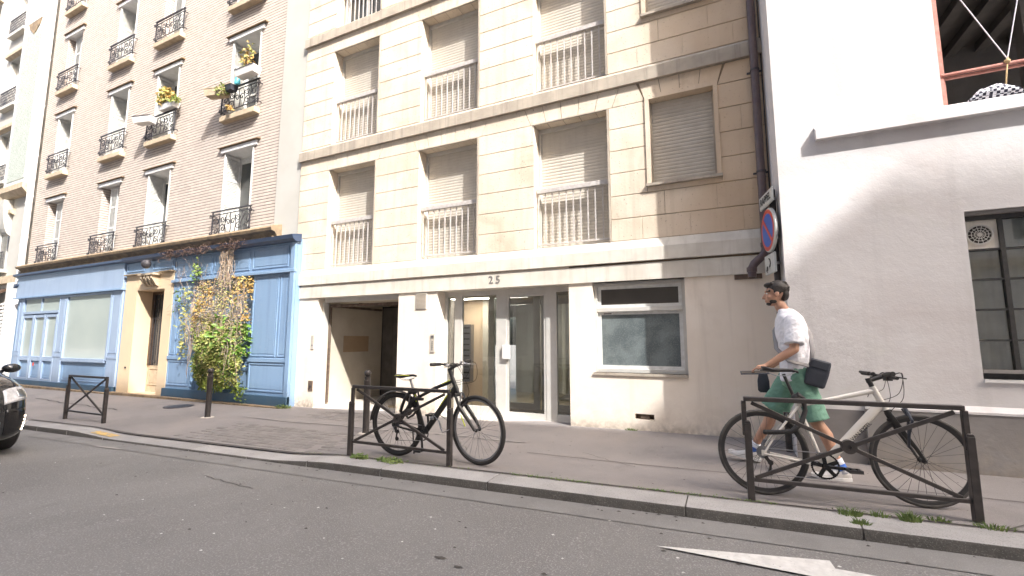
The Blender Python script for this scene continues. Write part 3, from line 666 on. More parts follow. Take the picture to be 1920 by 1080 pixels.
# lobby
part('lobby_floor', Bx(-6.2, -2.0, 7.3, 11.2, -.2, .004), 'floor_tan'); part('lobby_ceiling', Bx(-6.2, -2.0, 7.12, 11.2, 2.42, 2.5), 'white'); part('lobby_wall', MB().box(-5.60, -5.55, 7.25, 9.0, 0, 2.42).box(-2.05, -2.0, 7.12, 11.2, 0, 2.42), 'lobby')
part('lobby_wall', Bx(-6.2, -4.93, 9.0, 9.1, 0, 2.42), 'peach'); part('lobby_wall', Bx(-4.90, -2.0, 10.6, 10.7, 0, 2.42), 'lobby'); part('lobby_pillar', Bx(-4.93, -4.80, 8.9, 9.1, 0, 2.42), 'curtain')
part('lobby_light', Bx(-5.45, -3.7, 8.35, 8.6, 2.195, 2.23), 'lamp')  # right-hand length is added, out of view, to brighten the inner hall
mbx = part('mailboxes', Bx(-5.62, -5.22, 8.86, 9.0, .38, 1.66), 'chrome_dull')
for i in range(10): part('mail_slot', Bx(-5.44, -5.25, 8.852, 8.86, .44+i*.125, .475+i*.125), 'ink', mbx)
I = MB()
for a, b in ((-4.30, -4.18), (-3.33, -3.21), (-3.17, -3.05), (-2.45, -2.35)): I.box(a, b, 8.0, 8.06, 0, 2.14)
I.box(-4.30, -2.35, 8.002, 8.058, 2.14, 2.24); I.box(-4.18, -3.33, 8.002, 8.058, 0, .12); I.box(-3.05, -2.45, 8.002, 8.058, 0, .12)
ID = part('inner_door', I, 'alu'); part('pane', Bx(-4.18, -3.33, 8.028, 8.032, .12, 2.14), 'glass', ID); part('pane', Bx(-3.05, -2.45, 8.028, 8.032, .12, 2.14), 'glass', ID)
cu = MB()
def curtain(mb, x0, x1, y, z0, z1, amp=.03, f=42):
    n = int((x1-x0)/.02); vs = []
    for i in range(n+1):
        x = x0+(x1-x0)*i/n; yy = y+amp*math.sin(x*f)+amp*.5*math.sin(x*f*2.3+1); vs += [(x, yy, z0), (x, yy, z1)]
    return mb.add(vs, [(2*i, 2*i+2, 2*i+3, 2*i+1) for i in range(n)])
part('curtain', curtain(cu, -3.9, -2.1, 9.4, .15, 2.1), 'curtain', smooth=True)
# window beside the entrance
a, b = -1.84, -.50
WG = MB(); WG.box(a, a+.05, 6.90, 7.0, .82, 2.19); WG.box(b-.05, b, 6.90, 7.0, .82, 2.19); WG.box(a+.05, b-.05, 6.90, 7.0, .82, .88); WG.box(a+.05, b-.05, 6.90, 7.0, 2.13, 2.19)
WG.box(a+.05, b-.05, 6.892, 7.0, 1.735, 1.80)
WN = part('window', WG, M['alu'], bevel=.004, label='aluminium window with a dirty frosted lower pane')
S2 = MB()
for z0, z1 in ((.88, 1.735), (1.80, 2.13)):
    S2.box(a+.05, a+.10, 6.93, 6.97, z0, z1); S2.box(b-.10, b-.05, 6.93, 6.97, z0, z1); S2.box(a+.10, b-.10, 6.93, 6.97, z0, z0+.045); S2.box(a+.10, b-.10, 6.93, 6.97, z1-.045, z1)
part('sash', S2, 'white_old', WN); part('pane', Bx(a+.10, b-.10, 6.95, 6.955, .925, 1.69), 'frosted', WN); part('pane', Bx(a+.10, b-.10, 6.95, 6.955, 1.845, 2.085), 'frost_dark', WN)
part('sill', Bx(a-.0, b+.0, 6.775, 6.90, .785, .82), 'course', WN); part('catch', Bx(a+.14, a+.26, 6.925, 6.93, 1.70, 1.715), 'iron', WN)
# downpipe
pp = MB(); pp.tube([(.535, 6.70, ctop), (.535, 6.70, 6.0)] + [(.53, 6.70, 2.52), (.52, 6.69, 2.46), (.485, 6.67, 2.40), (.38, 6.64, 2.30), (.35, 6.62, 2.24), (.345, 6.62, 2.12)], .052, 14)
DP = part('downpipe', pp, M['pipe'], smooth=40)
for z in (2.55, 2.22): part('pipe_collar', MB().lathe([(.052, -.03), (.062, -.03), (.062, .03), (.052, .03)], 14, (.53 if z > 2.4 else .347, 6.70 if z > 2.4 else 6.62, z)), M['pipe'], DP, smooth=30)
for z in (3.55, 5.0, 6.6, 8.4): part('pipe_bracket', MB().lathe([(.054, -.014), (.06, -.014), (.06, .014), (.054, .014)], 14, (.535, 6.70, z)).box(.44, .63, 6.74, 6.76, z-.012, z+.012), 'iron', DP)
part('pipe_mouth', MB().lathe([(.044, 2.118), (.001, 2.119)], 12, (.345, 6.62, 0)), 'dark', DP)
part('rusty_plate', MB().box(.14, .47, 6.77, 6.80, 2.12, 2.185), 'rust')
part('cable', MB().tube([(.625, 6.78, 2.3), (.625, 6.78, ctop)], .008, 5), 'iron')
# ------------------------------------------------------------------ white building on the right (stands forward of its neighbour)
WB = thing('white_building', 'white painted building standing forward on the right with a barred dark window', 'building', (4, 5.9, 0))
YW = 5.90; TOPW = 14.5
def wp(name, mb, m, parent=WB, **k): return mb.build(name, M[m] if isinstance(m, str) else m, parent, **k)
wp('wall', MB().wall(.64, 12, -.3, TOPW, YW, 6.45, [(2.15, 6.6, 3.70, 6.9), (2.21, 4.45, .93, 2.58)]).box(.64, .66, 6.45, 16, -.3, TOPW), M['white_wall'])
wp('ledge', MB().prism([(YW-.085, 3.54), (YW-.085, 3.65), (YW-.0, 3.71), (YW+.05, 3.71), (YW+.05, 3.54)], 'x', 1.02, 8), M['white_wall'])
wp('plinth', MB().prism([(YW-.05, -.3), (YW-.05, .60), (YW-.001, .655), (YW-.001, -.3)], 'x', 1.26, 12), 'grey_paint')
wp('plinth_cap', MB().prism([(YW-.058, .60), (YW-.058, .622), (YW-.002, .672), (YW-.002, .655), (YW-.05, .602)], 'x', 1.255, 12), 'white_wall')
wp('painted_base', Bx(.638, 1.258, YW-.004, YW-.001, -.3, .575), 'dark_plinth')
# room behind the high opening
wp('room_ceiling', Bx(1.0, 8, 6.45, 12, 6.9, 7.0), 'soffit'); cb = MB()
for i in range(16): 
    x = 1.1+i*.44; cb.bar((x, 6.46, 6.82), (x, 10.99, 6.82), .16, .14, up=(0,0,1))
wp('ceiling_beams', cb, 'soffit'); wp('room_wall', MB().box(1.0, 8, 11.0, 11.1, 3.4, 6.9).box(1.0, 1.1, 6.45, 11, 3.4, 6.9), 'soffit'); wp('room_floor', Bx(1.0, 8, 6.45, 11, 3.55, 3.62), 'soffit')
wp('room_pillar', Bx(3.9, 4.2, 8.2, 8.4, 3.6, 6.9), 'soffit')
wp('steel_jamb', MB().box(2.152, 2.19, 5.93, 6.02, 3.70, 6.9).box(2.19, 2.205, 5.95, 5.97, 3.70, 6.9), 'red_steel'); wp('steel_rail', MB().tube([(2.17, 5.93, 4.05), (6.6, 5.93, 4.05)], .017, 8).tube([(2.17, 5.96, 4.02), (6.6, 5.96, 4.02)], .015, 8), 'red_steel')
wp('brace_cable', MB().tube([(2.68, 5.93, 4.10), (2.21, 5.93, 5.3)], .005, 5), 'cable'); wp('brace_cable', MB().tube([(2.68, 5.93, 4.10), (3.0, 5.93, 5.6)], .005, 5), 'cable')
# barred window
a, b, z0, z1 = 2.21, 4.45, .93, 2.58
FR = MB(); FR.box(a, a+.03, 6.0, 6.06, z0, z1); FR.box(b-.03, b, 6.0, 6.06, z0, z1); FR.box(a+.03, b-.03, 5.99, 6.06, 2.50, z1); FR.box(a+.03, b-.03, 5.985, 6.06, z0, 1.0)
M['frame_black'] = mat('black_window_metal', (.028,.027,.026), .45, c2=(.05,.048,.045), ns=20)
WW = wp('window', FR, 'frame_black'); wp('lintel', Bx(a+.0, b, 5.93, 5.99, 2.545, z1), 'grey_paint', WW); wp('sill', Bx(a+.0, b, 5.88, 5.99, .90, .93), 'white', WW)
wp('bottom_rail', Bx(a+.03, b-.03, 5.965, 5.985, .985, 1.02), 'grey_paint', WW)
xs = [a+.03]; 
while xs[-1] < b-.2: xs.append(xs[-1]+.265)
for x in xs[1:]: wp('mullion', Bx(x-.018, x+.018, 5.998, 6.05, 1.0, 2.5), 'frame_black', WW)
for i in range(1, 5): wp('glazing_bar', Bx(a+.03, b-.03, 6.004, 6.046, 1.0+.3*i-.010, 1.0+.3*i+.010), 'frame_black', WW)
for i in range(5):
    for j in range(len(xs)-1):
        if i == 4 and j == 0: continue
        wp('pane', Bx(xs[j]+.018, xs[j+1]-.018, 6.03, 6.034, 1.01+.3*i, 1.29+.3*i), 'glass', WW)
fp = wp('vent_panel', Bx(xs[0], xs[1]-.018, 6.022, 6.034, 2.21, 2.5), 'curtain', WW)
fan = MB().lathe([(.098, 0), (.105, -.012), (.092, -.012), (.088, 0)], 24, (2.352, 6.022, 2.355), 'y', cap=False)
for k in range(14):
    q = 2*PI*k/14; fan.bar((2.352+.015*math.cos(q), 6.012, 2.355+.015*math.sin(q)), (2.352+.09*math.cos(q), 6.012, 2.355+.09*math.sin(q)), .004, .003)
for r_ in (.04, .065): fan.lathe([(r_, 0), (r_+.004, -.006), (r_-.002, -.006)], 20, (2.352, 6.016, 2.355), 'y', cap=False)
fan.lathe([(.001, -.016), (.018, -.014), (.018, 0)], 12, (2.352, 6.022, 2.355), 'y'); wp('extractor_fan', fan, 'alu', WW); wp('fan_hole', MB().lathe([(.001, -.002), (.088, -.002), (.088, 0)], 20, (2.352, 6.021, 2.355), 'y'), 'dark', WW)
wp('curtain', curtain(MB(), a+.02, b, 6.16, .95, 2.55, .016, 30), M['curtain'], WW, smooth=True); wp('window_backing', Bx(a-.1, b+.1, 6.46, 6.5, .8, 2.7), 'dark', WW)
# ------------------------------------------------------------------ brick building with the blue shopfront
BB = thing('brick_building', 'buff brick apartment house with wrought iron window guards above a blue shopfront', 'building', (-15, 6.85, 0))
def bp(name, mb, m, parent=BB, **k): return mb.build(name, M[m] if isinstance(m, str) else m, parent, **k)
YB = 6.85
cols = [(-10.77, 1.12), (-14.25, 1.10), (-16.87, 1.05), (-20.43, 1.05)]
fl = [(3.95, 6.04), (7.0, 9.10), (10.06, 12.15), (13.12, 15.2)]
holes = [(c-w/2, c+w/2, s, t_) for c, w in cols for s, t_ in fl]
bp('brick_wall', MB().wall(-22.05, -9.29, 3.7, 16.5, YB, 7.30, holes), 'brick')
bp('party_wall_strip', Bx(-9.29, -8.47, 6.82, 7.3, 3.4, 16.5), 'plaster')
bp('backing', Bx(-22.05, -8.5, 7.6, 14, -.5, 16.5), 'dark')
# wrought iron guard (one mesh, shared)
def spiral(mb, cx, cz, r0, turns, a0, sgn, y, r=.0105):
    pts = []; n = int(12*turns)
    for i in range(n+1):
        q = a0+sgn*2*PI*turns*i/n; rr = r0*(1-.85*i/n); pts.append((cx+rr*math.cos(q), y, cz+rr*math.sin(q)))
    mb.tube(pts, r, 4)
def iron_mesh(w):
    mb = MB(); h = .60; hw = w/2
    for x in (-hw, hw): mb.box(x-.012, x+.012, -.012, .012, -.02, h)
    mb.box(-hw, hw, -.009, .009, .03, .05); mb.box(-hw, hw, -.009, .009, h-.08, h-.062)
    for sx in (-1, 1):
        for (cx, cz, r0, a0, tr) in ((.52, .34, .15, -1.2, 1.4), (.52, .12, .085, 1.6, 1.2), (.27, .40, .10, 2.6, 1.3), (.27, .17, .12, -.6, 1.4), (.085, .30, .09, 0, 1.2)):
            spiral(mb, sx*cx*w/1.3, cz, r0, tr, a0 if sx > 0 else PI-a0, sx, 0)
        mb.tube([(sx*.40*w/1.3, 0, .04), (sx*.36*w/1.3, 0, .22), (sx*.42*w/1.3, 0, .38), (sx*.38*w/1.3, 0, h-.07)], .009, 4)
        mb.tube([(sx*.16*w/1.3, 0, .04), (sx*.19*w/1.3, 0, .25), (sx*.14*w/1.3, 0, .5)], .009, 4)
        spiral(mb, sx*(hw+.045), h-.09, .06, 1.2, PI if sx > 0 else 0, sx, -.02); spiral(mb, sx*(hw+.03), .06, .05, 1.1, PI if sx > 0 else 0, -sx, -.02)
        mb.box(sx*hw-.01, sx*hw+.01, 0, .10, h-.09, h-.07); mb.box(sx*hw-.01, sx*hw+.01, 0, .10, .03, .05)
    mb.tube([(0, 0, .05), (.03, 0, .2), (0, 0, .36), (-.03, 0, .45), (0, 0, .53)], .01, 4)
    return mb.mesh('ironwork', M['iron'])
ironm = {round(w, 2): iron_mesh(w+.30) for c, w in cols}
hrm = {round(w, 2): MB().box(-w/2-.19, w/2+.19, -.02, .02, .60, .628).mesh('handrail', M['iron']) for c, w in cols}
leafm = MB(); leafm.box(0, .035, 0, .42, 0, 1.98)
def shutterleaf(h):
    mb = MB(); mb.box(0, .03, 0, .05, 0, h); mb.box(0, .03, .37, .42, 0, h)
    for z in (0, h*.36, h*.68, h-.06): mb.box(0, .03, .05, .37, z, z+.06)
    z = .07
    while z < h-.08: mb.add([(.006,.05,z),(.026,.05,z+.022),(.026,.37,z+.022),(.006,.37,z)], [(0,1,2,3)]); mb.add([(.026,.05,z+.022),(.006,.05,z+.04),(.006,.37,z+.04),(.026,.37,z+.022)], [(0,1,2,3)]); z += .04
    return mb.mesh('shutter_leaf', M['white_old'])
leafmesh = shutterleaf(2.02)
plain = {(2, 0), (3, 0), (3, 2), (3, 3), (1, 2)}       # windows whose shutters stand half closed
for ci, (c, w) in enumerate(cols):
    for fi, (s, t_) in enumerate(fl):
        a, b = c-w/2, c+w/2
        fr = MB(); y0, y1 = 7.24, 7.30
        fr.box(a, a+.06, y0, y1, s, t_); fr.box(b-.06, b, y0, y1, s, t_); fr.box(a+.06, b-.06, y0, y1, t_-.16, t_); fr.box(a+.06, b-.06, y0, y1, s, s+.08); fr.box(c-.05, c+.05, y0-.01, y1, s+.08, t_-.16)
        fr.box(a+.06, c-.05, y0+.005, y1, s+.74, s+.78); fr.box(c+.05, b-.06, y0+.005, y1, s+.74, s+.78)
        win = bp('window', fr, 'white_old')
        for p, q in ((a+.06, c-.05), (c+.05, b-.06)):
            bp('pane', Bx(p, q, 7.27, 7.275, s+.08, s+.74), 'glass_dark', win); bp('pane', Bx(p, q, 7.27, 7.275, s+.78, t_-.16), 'glass_dark', win)
        if (ci, fi) in plain:
            link_mesh('shutter_leaf', leafmesh, win, (a+.26, 7.0, s+.02), (0, 0, -PI/2)); link_mesh('shutter_leaf', leafmesh, win, (b-.45, 7.04, s+.02), (0, 0, -PI/2))
        else:
            link_mesh('shutter_leaf', leafmesh, win, (a+.005, YB-.02, s+.02)); link_mesh('shutter_leaf', leafmesh, win, (b-.035, YB-.02, s+.02))
            MB().box(a-.0, a+.004, YB-.005, 7.24, s, t_).box(b-.004, b, YB-.005, 7.24, s, t_).build('reveal_lining', M['white_old'], win)
        bp('lintel', MB().box(a-.12, b+.12, YB-.045, YB-.001, t_, t_+.11).box(a, b, YB-.02, 7.24, t_-.001, t_+.01), 'white', win)
        bp('drip_ledge', MB().prism([(YB-.09, t_+.13), (YB-.09, t_+.145), (YB-.001, t_+.17), (YB-.001, t_+.13)], 'x', a-.22, b+.22), 'cornice', win)
        if fi > 0: bp('sill', MB().prism([(YB-.16, s-.17), (YB-.16, s-.03), (YB-.001, s+.0), (YB-.001, s-.17)], 'x', a-.12, b+.12), 'sill', win, bevel=.01)
        zr_ = s-.08 if fi == 0 else s+.08
        gd_ = link_mesh('window_guard', ironm[round(w, 2)], win, (c, YB-.10, zr_)); link_mesh('handrail', hrm[round(w, 2)], win, (c, YB-.10, zr_))
# soffit strips seen under the lintels
# cornice over the shopfront
bp('cornice', MB().prism([(6.56, 3.74), (6.54, 3.80), (6.60, 3.86), (YB-.001, 3.93), (YB-.001, 3.5), (6.70, 3.5), (6.70, 3.64), (6.64, 3.72)], 'x', -22.0, -9.0), 'cornice')
dn = MB(); x = -21.95
while x < -9.08: dn.box(x, x+.045, 6.645, 6.70, 3.53, 3.63); x += .085
bp('dentils', dn, 'cornice', kind='stuff')
# blue shopfront
SF = bp('shopfront', MB().box(-21.8, -15.02, 6.67, 6.9, -.1, 3.5).box(-12.74, -11.78, 6.67, 6.9, -.1, 3.5).box(-11.78, -9.64, 6.82, 6.9, -.1, 2.74).box(-11.78, -9.64, 6.67, 6.9, 2.74, 3.5).box(-9.64, -8.27, 6.67, 6.9, -.1, 3.5), 'blue')
def mould(x0, x1, z0, z1, name='panel', m='blue', y=6.67, w=.028, d=.016, field=True):
    mb = MB()
    mb.box(x0, x1, y-d, y-.001, z0, z0+w); mb.box(x0, x1, y-d, y-.001, z1-w, z1); mb.box(x0, x0+w, y-d, y-.001, z0+w, z1-w); mb.box(x1-w, x1, y-d, y-.001, z0+w, z1-w)
    if field: mb.box(x0+.06, x1-.06, y-.007, y-.001, z0+.06, z1-.06)
    return bp(name, mb, m, SF, bevel=.004)
def pil(x0, x1, m='blue', top=2.72, y=6.62):
    bp('pilaster', MB().box(x0, x1, y, 6.669, -.05, top), m, SF, bevel=.006)
    mb = MB(); mb.box(x0+.05, x0+.065, y-.010, y-.001, .95, top-.1); mb.box(x1-.065, x1-.05, y-.010, y-.001, .95, top-.1); mb.box(x0+.065, x1-.065, y-.010, y-.001, top-.115, top-.1); mb.box(x0+.065, x1-.065, y-.010, y-.001, .95, .965)
    mb.box(x0-.01, x1+.01, y-.012, y-.001, .80, .85); bp('pilaster_moulding', mb, m, SF)
# left bay
bp('fascia', Bx(-21.82, -15.06, 6.60, 6.669, 2.73, 3.42), 'blue_pale', SF); bp('fascia_moulding', MB().box(-21.9, -15.02, 6.55, 6.669, 2.69, 2.73).box(-21.9, -15.02, 6.58, 6.669, 3.40, 3.44), 'blue', SF)
bp('fascia_cornice', MB().prism([(6.50, 3.47), (6.50, 3.53), (6.72, 3.56), (6.72, 3.44), (6.58, 3.44)], 'x', -21.95, -15.0), 'blue_dark', SF)
bp('bracket', MB().prism([(-21.86, 3.06), (-21.70, 3.14), (-21.68, 3.2), (-21.86, 3.2)], 'y', 6.52, 6.6), 'blue_dark', SF)
pil(-21.52, -21.16, 'blue_pale'); pil(-18.70, -18.24, 'blue_pale'); pil(-15.58, -15.06, 'blue_pale')
wd = (2.44-.02*0)/3
for i in range(3):
    x0 = -21.13+i*.81; x1 = x0+.79
    mb = MB(); mb.box(x0, x0+.09, 6.62, 6.669, 0, 2.12); mb.box(x1-.09, x1, 6.62, 6.669, 0, 2.12); mb.box(x0+.09, x1-.09, 6.62, 6.669, 2.03, 2.12); mb.box(x0+.09, x1-.09, 6.62, 6.669, .66, .80); mb.box(x0+.09, x1-.09, 6.62, 6.669, 0, .12)
    dl = bp('door_leaf', mb, 'blue_pale', SF, bevel=.004); bp('glazing', Bx(x0+.09, x1-.09, 6.66, 6.668, .80, 2.03), 'shop_glass', SF)
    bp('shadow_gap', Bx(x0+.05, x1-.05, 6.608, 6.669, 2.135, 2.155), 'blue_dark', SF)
    mould(x0+.12, x1-.12, .15, .62, y=6.668)
for i in range(2):
    x0 = -21.10+i*1.22; bp('transom_pane', Bx(x0, x0+1.13, 6.655, 6.668, 2.24, 2.64), 'shop_glass', SF)
bp('transom_frame', MB().box(-21.13, -18.70, 6.61, 6.669, 2.16, 2.23).box(-21.13, -18.70, 6.63, 6.669, 2.64, 2.69).box(-19.97, -19.90, 6.63, 6.669, 2.23, 2.64), 'blue_pale', SF)
bp('shop_window', Bx(-18.16, -15.66, 6.65, 6.668, .78, 2.62), 'shop_glass', SF)
bp('window_frame', MB().box(-18.24, -18.16, 6.61, 6.669, .74, 2.68).box(-15.66, -15.58, 6.61, 6.669, .74, 2.68).box(-18.16, -15.66, 6.61, 6.669, 2.62, 2.68).box(-18.16, -15.66, 6.60, 6.669, .68, .78), 'blue_pale', SF)
mould(-18.16, -15.66, .12, .62); bp('base', Bx(-21.6, -15.06, 6.58, 6.669, -.12, .05), 'blue_base', SF); bp('step', MB().box(-21.8, -15.0, 6.47, 6.6, -.3, -.10), 'cornice', SF)
bp('sticker', MB().lathe([(.001, -.004), (.06, -.004), (.06, 0)], 14, (-19.93, 6.60, .55), 'y'), 'sign_red', SF)
# right bay
bp('fascia_cornice', MB().prism([(6.50, 3.47), (6.48, 3.55), (6.72, 3.60), (6.72, 3.42), (6.57, 3.42)], 'x', -15.0, -8.22), 'blue_dark', SF)
mould(-12.70, -11.2, 2.90, 3.36); mould(-11.1, -9.80, 2.90, 3.36); mould(-9.70, -8.52, 2.90, 3.36)
bp('rail', MB().box(-12.76, -8.25, 6.60, 6.669, 2.76, 2.83).box(-12.76, -8.25, 6.63, 6.669, 3.39, 3.42), 'blue', SF, bevel=.006)
bp('rail', MB().box(-12.74, -11.78, 6.64, 6.669, .83, .92).box(-9.64, -8.42, 6.64, 6.669, .83, .92), 'blue', SF, bevel=.006)
mould(-12.70, -12.46, .95, 2.72); mould(-12.40, -11.84, .95, 2.72); mould(-12.70, -11.84, .2, .80)
mould(-9.60, -8.78, .95, 2.72); mould(-8.72, -8.46, .95, 2.72); mould(-9.60, -8.46, .2, .80)
mould(-11.7, -9.72, .2, .75, y=6.82); mould(-11.7, -10.7, .85, 2.6, y=6.82); mould(-10.65, -9.72, .85, 2.6, y=6.82)
bp('pilaster', MB().box(-8.40, -8.27, 6.61, 6.669, -.02, 3.42), 'blue', SF, bevel=.008); bp('base', MB().box(-12.74, -8.27, 6.585, 6.669, -.08, .13), 'blue_base', SF); bp('step', MB().box(-15.0, -8.3, 6.46, 6.60, -.3, -.065), 'cornice', SF)
# ochre doorway
PO = bp('portal', MB().wall(-15.01, -12.75, -.2, 3.10, 6.66, 7.14, [(-14.42, -13.13, -.1, 2.64)]), 'cream')
bp('header', MB().box(-15.01, -12.75, 6.64, 6.9, 3.10, 3.42), 'blue', PO); mould(-14.95, -14.1, 3.16, 3.36, y=6.64); mould(-13.7, -12.8, 3.16, 3.36, y=6.64)
bp('ledge', Bx(-15.01, -14.2, 6.58, 6.66, 3.07, 3.10), 'cornice', PO); bp('ledge', Bx(-13.3, -12.75, 6.58, 6.66, 3.07, 3.10), 'cornice', PO)
kb = MB()
for i in range(4): kb.prism([(6.48, 3.0), (6.48, 2.92), (6.6, 2.74), (6.66, 2.72), (6.66, 3.0)], 'x', -13.98+i*.16, -13.89+i*.16)
kb.box(-14.05, -13.34, 6.46, 6.66, 3.0, 3.05); bp('carved_bracket', kb, 'sill', PO)
bp('lantern', MB().ball((-13.6, 6.42, 3.28), (.11, .11, .12), 12, 8).bar((-13.6, 6.42, 3.38), (-13.6, 6.65, 3.42), .02), 'iron', PO)
bp('door', MB().box(-14.42, -13.13, 7.06, 7.14, -.1, .62), 'sill', PO); bp('door_glass', Bx(-14.40, -13.15, 7.10, 7.13, .62, 2.64), 'glass_dark', PO)
dg_ = MB(); dg_.box(-14.42, -14.34, 7.04, 7.14, .62, 2.64); dg_.box(-13.21, -13.13, 7.04, 7.14, .62, 2.64); dg_.box(-13.80, -13.74, 7.04, 7.14, .62, 2.64); dg_.box(-14.34, -13.21, 7.04, 7.14, 2.56, 2.64)
bp('door_frame', dg_, 'door_wood', PO)
ig = MB()
for k in range(9):
    x = -14.30+k*.125
    if abs(x+13.77) > .05: ig.tube([(x, 7.04, .64), (x, 7.04, 2.56)], .011, 5); spiral(ig, x+.03, .74, .04, 1.1, PI, 1, 7.035, .006); spiral(ig, x+.03, 1.9, .05, 1.2, PI, 1, 7.035, .006)
bp('door_grille', ig, 'iron', PO); mould(-14.32, -13.84, .1, .55, 'door_panel', 'sill', 7.06); mould(-13.70, -13.2, .1, .55, 'door_panel', 'sill', 7.06)
bp('knob', MB().lathe([(.001, -.03), (.03, -.02), (.02, 0)], 10, (-14.62, 6.655, .58), 'y'), 'iron', PO)
bp('step', Bx(-15.0, -12.75, 6.50, 7.1, -.3, -.085), 'sill', PO)
# white rainwater pipes at the left edge
bp('downpipe', MB().tube([(-22.14, 6.74, -.1), (-22.14, 6.74, 16.5)], .075, 12), 'white', smooth=40); bp('downpipe', MB().tube([(-22.36, 6.76, -.1), (-22.36, 6.76, 16.5)], .06, 12), 'white', smooth=40)
cl_ = MB()
for z in (2.6, 4.9, 6.4, 7.9, 9.8, 11.6): cl_.lathe([(.076, -.05), (.088, -.04), (.088, .04), (.076, .05)], 12, (-22.14, 6.74, z)); cl_.lathe([(.061, -.05), (.072, -.04), (.072, .04), (.061, .05)], 12, (-22.36, 6.76, z-.25))
bp('pipe_collars', cl_, 'white')
# ------------------------------------------------------------------ ornate tiled building at the far left
OB = thing('ornate_building', 'ornate pale corner building with a green and white tiled bay at the far left', 'building', (-26, 6.85, 0))
def op(name, mb, m, parent=OB, **k): return mb.build(name, M[m] if isinstance(m, str) else m, parent, **k)
oh = [(-26.1, -24.9, z, z+2.1) for z in (7.4, 10.6, 13.8)] + [(-29.5, -28.0, z, z+2.1) for z in (7.4, 10.6, 13.8)] + [(-25.7, -24.0, 3.9, 5.9)]
op('wall', MB().wall(-40, -22.45, -.5, 18, 6.9, 7.3, oh), 'plaster'); op('backing', Bx(-40, -22.5, 7.5, 14, -.5, 18), 'dark')
op('tiled_bay', Bx(-24.40, -22.50, 6.68, 6.9, 6.95, 18), 'tile_white'); op('tile_panel', Bx(-24.15, -22.68, 6.665, 6.679, 7.15, 13.0), 'mosaic'); op('tile_ornament', MB().prism([(-23.95, 13.5), (-22.85, 13.5), (-23.0, 13.25), (-23.4, 12.95), (-23.8, 13.25)], 'y', 6.655, 6.679), 'cornice')
op('bay_base', MB().prism([(6.60, 6.95), (6.60, 6.75), (6.74, 6.58), (6.9, 6.58), (6.9, 6.95)], 'x', -24.5, -22.48), 'sill')
br_ = MB(); arcp = [(6.88-.25*math.sin(q), 5.2+1.3*(1-math.cos(q))) for q in lin(0, PI/2, 8)]
br_.prism([(6.9, 6.52)] + [(6.9, 5.2)] + arcp, 'x', -24.4, -24.0); op('bay_bracket', br_, 'plaster')
op('string_course', Bx(-40, -22.5, 6.78, 6.9, 3.35, 3.62), 'sill'); op('string_course', Bx(-40, -24.5, 6.8, 6.9, 6.6, 6.9), 'sill')
for (a, b, s, t_) in oh:
    win = op('window', MB().box(a, a+.1, 7.1, 7.18, s, t_).box(b-.1, b, 7.1, 7.18, s, t_).box(a+.1, b-.1, 7.1, 7.18, t_-.1, t_).box((a+b)/2-.05, (a+b)/2+.05, 7.1, 7.18, s, t_-.1), 'white_old')
    op('pane', Bx(a+.1, b-.1, 7.15, 7.16, s, t_-.1), 'glass_dark', win); op('hood', MB().prism([(6.76, t_+.12), (6.76, t_+.24), (6.9, t_+.3), (6.9, t_+.06)], 'x', a-.2, b+.2), 'sill', win)
    op('sill', Bx(a-.15, b+.15, 6.72, 6.9, s-.12, s), 'plaster', win); g = MB(); g.box(a-.1, b+.1, 6.75, 6.78, s+.62, s+.65); g.box(a-.1, b+.1, 6.75, 6.78, s+.05, s+.07)
    for k in range(12):
        x = a-.1+(b-a+.2)*k/11; g.box(x-.008, x+.008, 6.755, 6.775, s+.07, s+.62)
    for k in range(4): g.box(a-.1, b+.1, 6.757, 6.773, s+.15+.12*k, s+.16+.12*k)
    op('window_guard', g, 'iron', win)
lv = MB(); 
for k in range(16): lv.prism([(6.84, .6+k*.13), (6.80, .62+k*.13), (6.84, .70+k*.13), (6.88, .70+k*.13)], 'x', -27, -23.6)
op('louvred_shutter', lv, 'white_old'); op('corner_pier', Bx(-23.3, -22.5, 6.78, 6.9, -.4, 3.35), 'white')
op('awning', MB().prism([(6.2, 2.7), (6.2, 2.78), (6.9, 3.2), (6.9, 3.1)], 'x', -27.5, -23.5), 'door_wood')
# ------------------------------------------------------------------ buildings across the street (behind the camera)
def opposite(name, label, x0, x1, y, H, fl0, prof=None, m='opposite'):
    th = thing(name, label, 'building', ((x0+x1)/2, y, 0)); hs = []; nfl = int((H-4.6)/3.1)
    nx = int((x1-x0-1)/2.6); st = (x1-x0)/nx
    for i in range(nx):
        xc = x0+st*(i+.5)
        for f in range(nfl): z = 4.3+f*3.1; hs.append((xc-.55, xc+.55, z, z+2.0))
        if i % 2 == 0: hs.append((xc-.9, xc+1.0, .4, 2.9))
    mb = MB(); mb.wall(x0, x1, -1, H, 0, -.35, hs); mb.v = [(v[0], v[1]+y, v[2]) for v in mb.v]; 
    mb.box(x0, x1, y-10, y-.6, -1, H-.02); mb.build('wall', M[m], th)
    MB().box(x0, x1, y, y+.25, H-.5, H-.02).build('cornice', M['sill'], th); MB().box(x0, x1, y, y+.15, 3.5, 3.75).build('string_course', M['sill'], th)
    pm = {}
    for h in hs:
        k = (round(h[1]-h[0], 2), round(h[3]-h[2], 2))
        if k not in pm:
            q = MB(); q.cur = 0; q.box(0, k[0], 0, .02, 0, k[1]); q.cur = 1
            for xx in (0, k[0]/2-.03, k[0]-.06): q.box(xx, xx+.06, .02, .06, 0, k[1])
            q.box(0, k[0], .021, .058, 0, .06); q.box(0, k[0], .021, .058, k[1]-.06, k[1]); pm[k] = q.mesh('window', [M['glass_dark'], M['white_old']])
        link_mesh('window', pm[k], th, (h[0], y-.3, h[2]))
    return th
OY = -6.4
A1 = opposite('opposite_building', 'long stone apartment block across the street behind the viewer', -34, 20.85, OY, 23.86, 0)
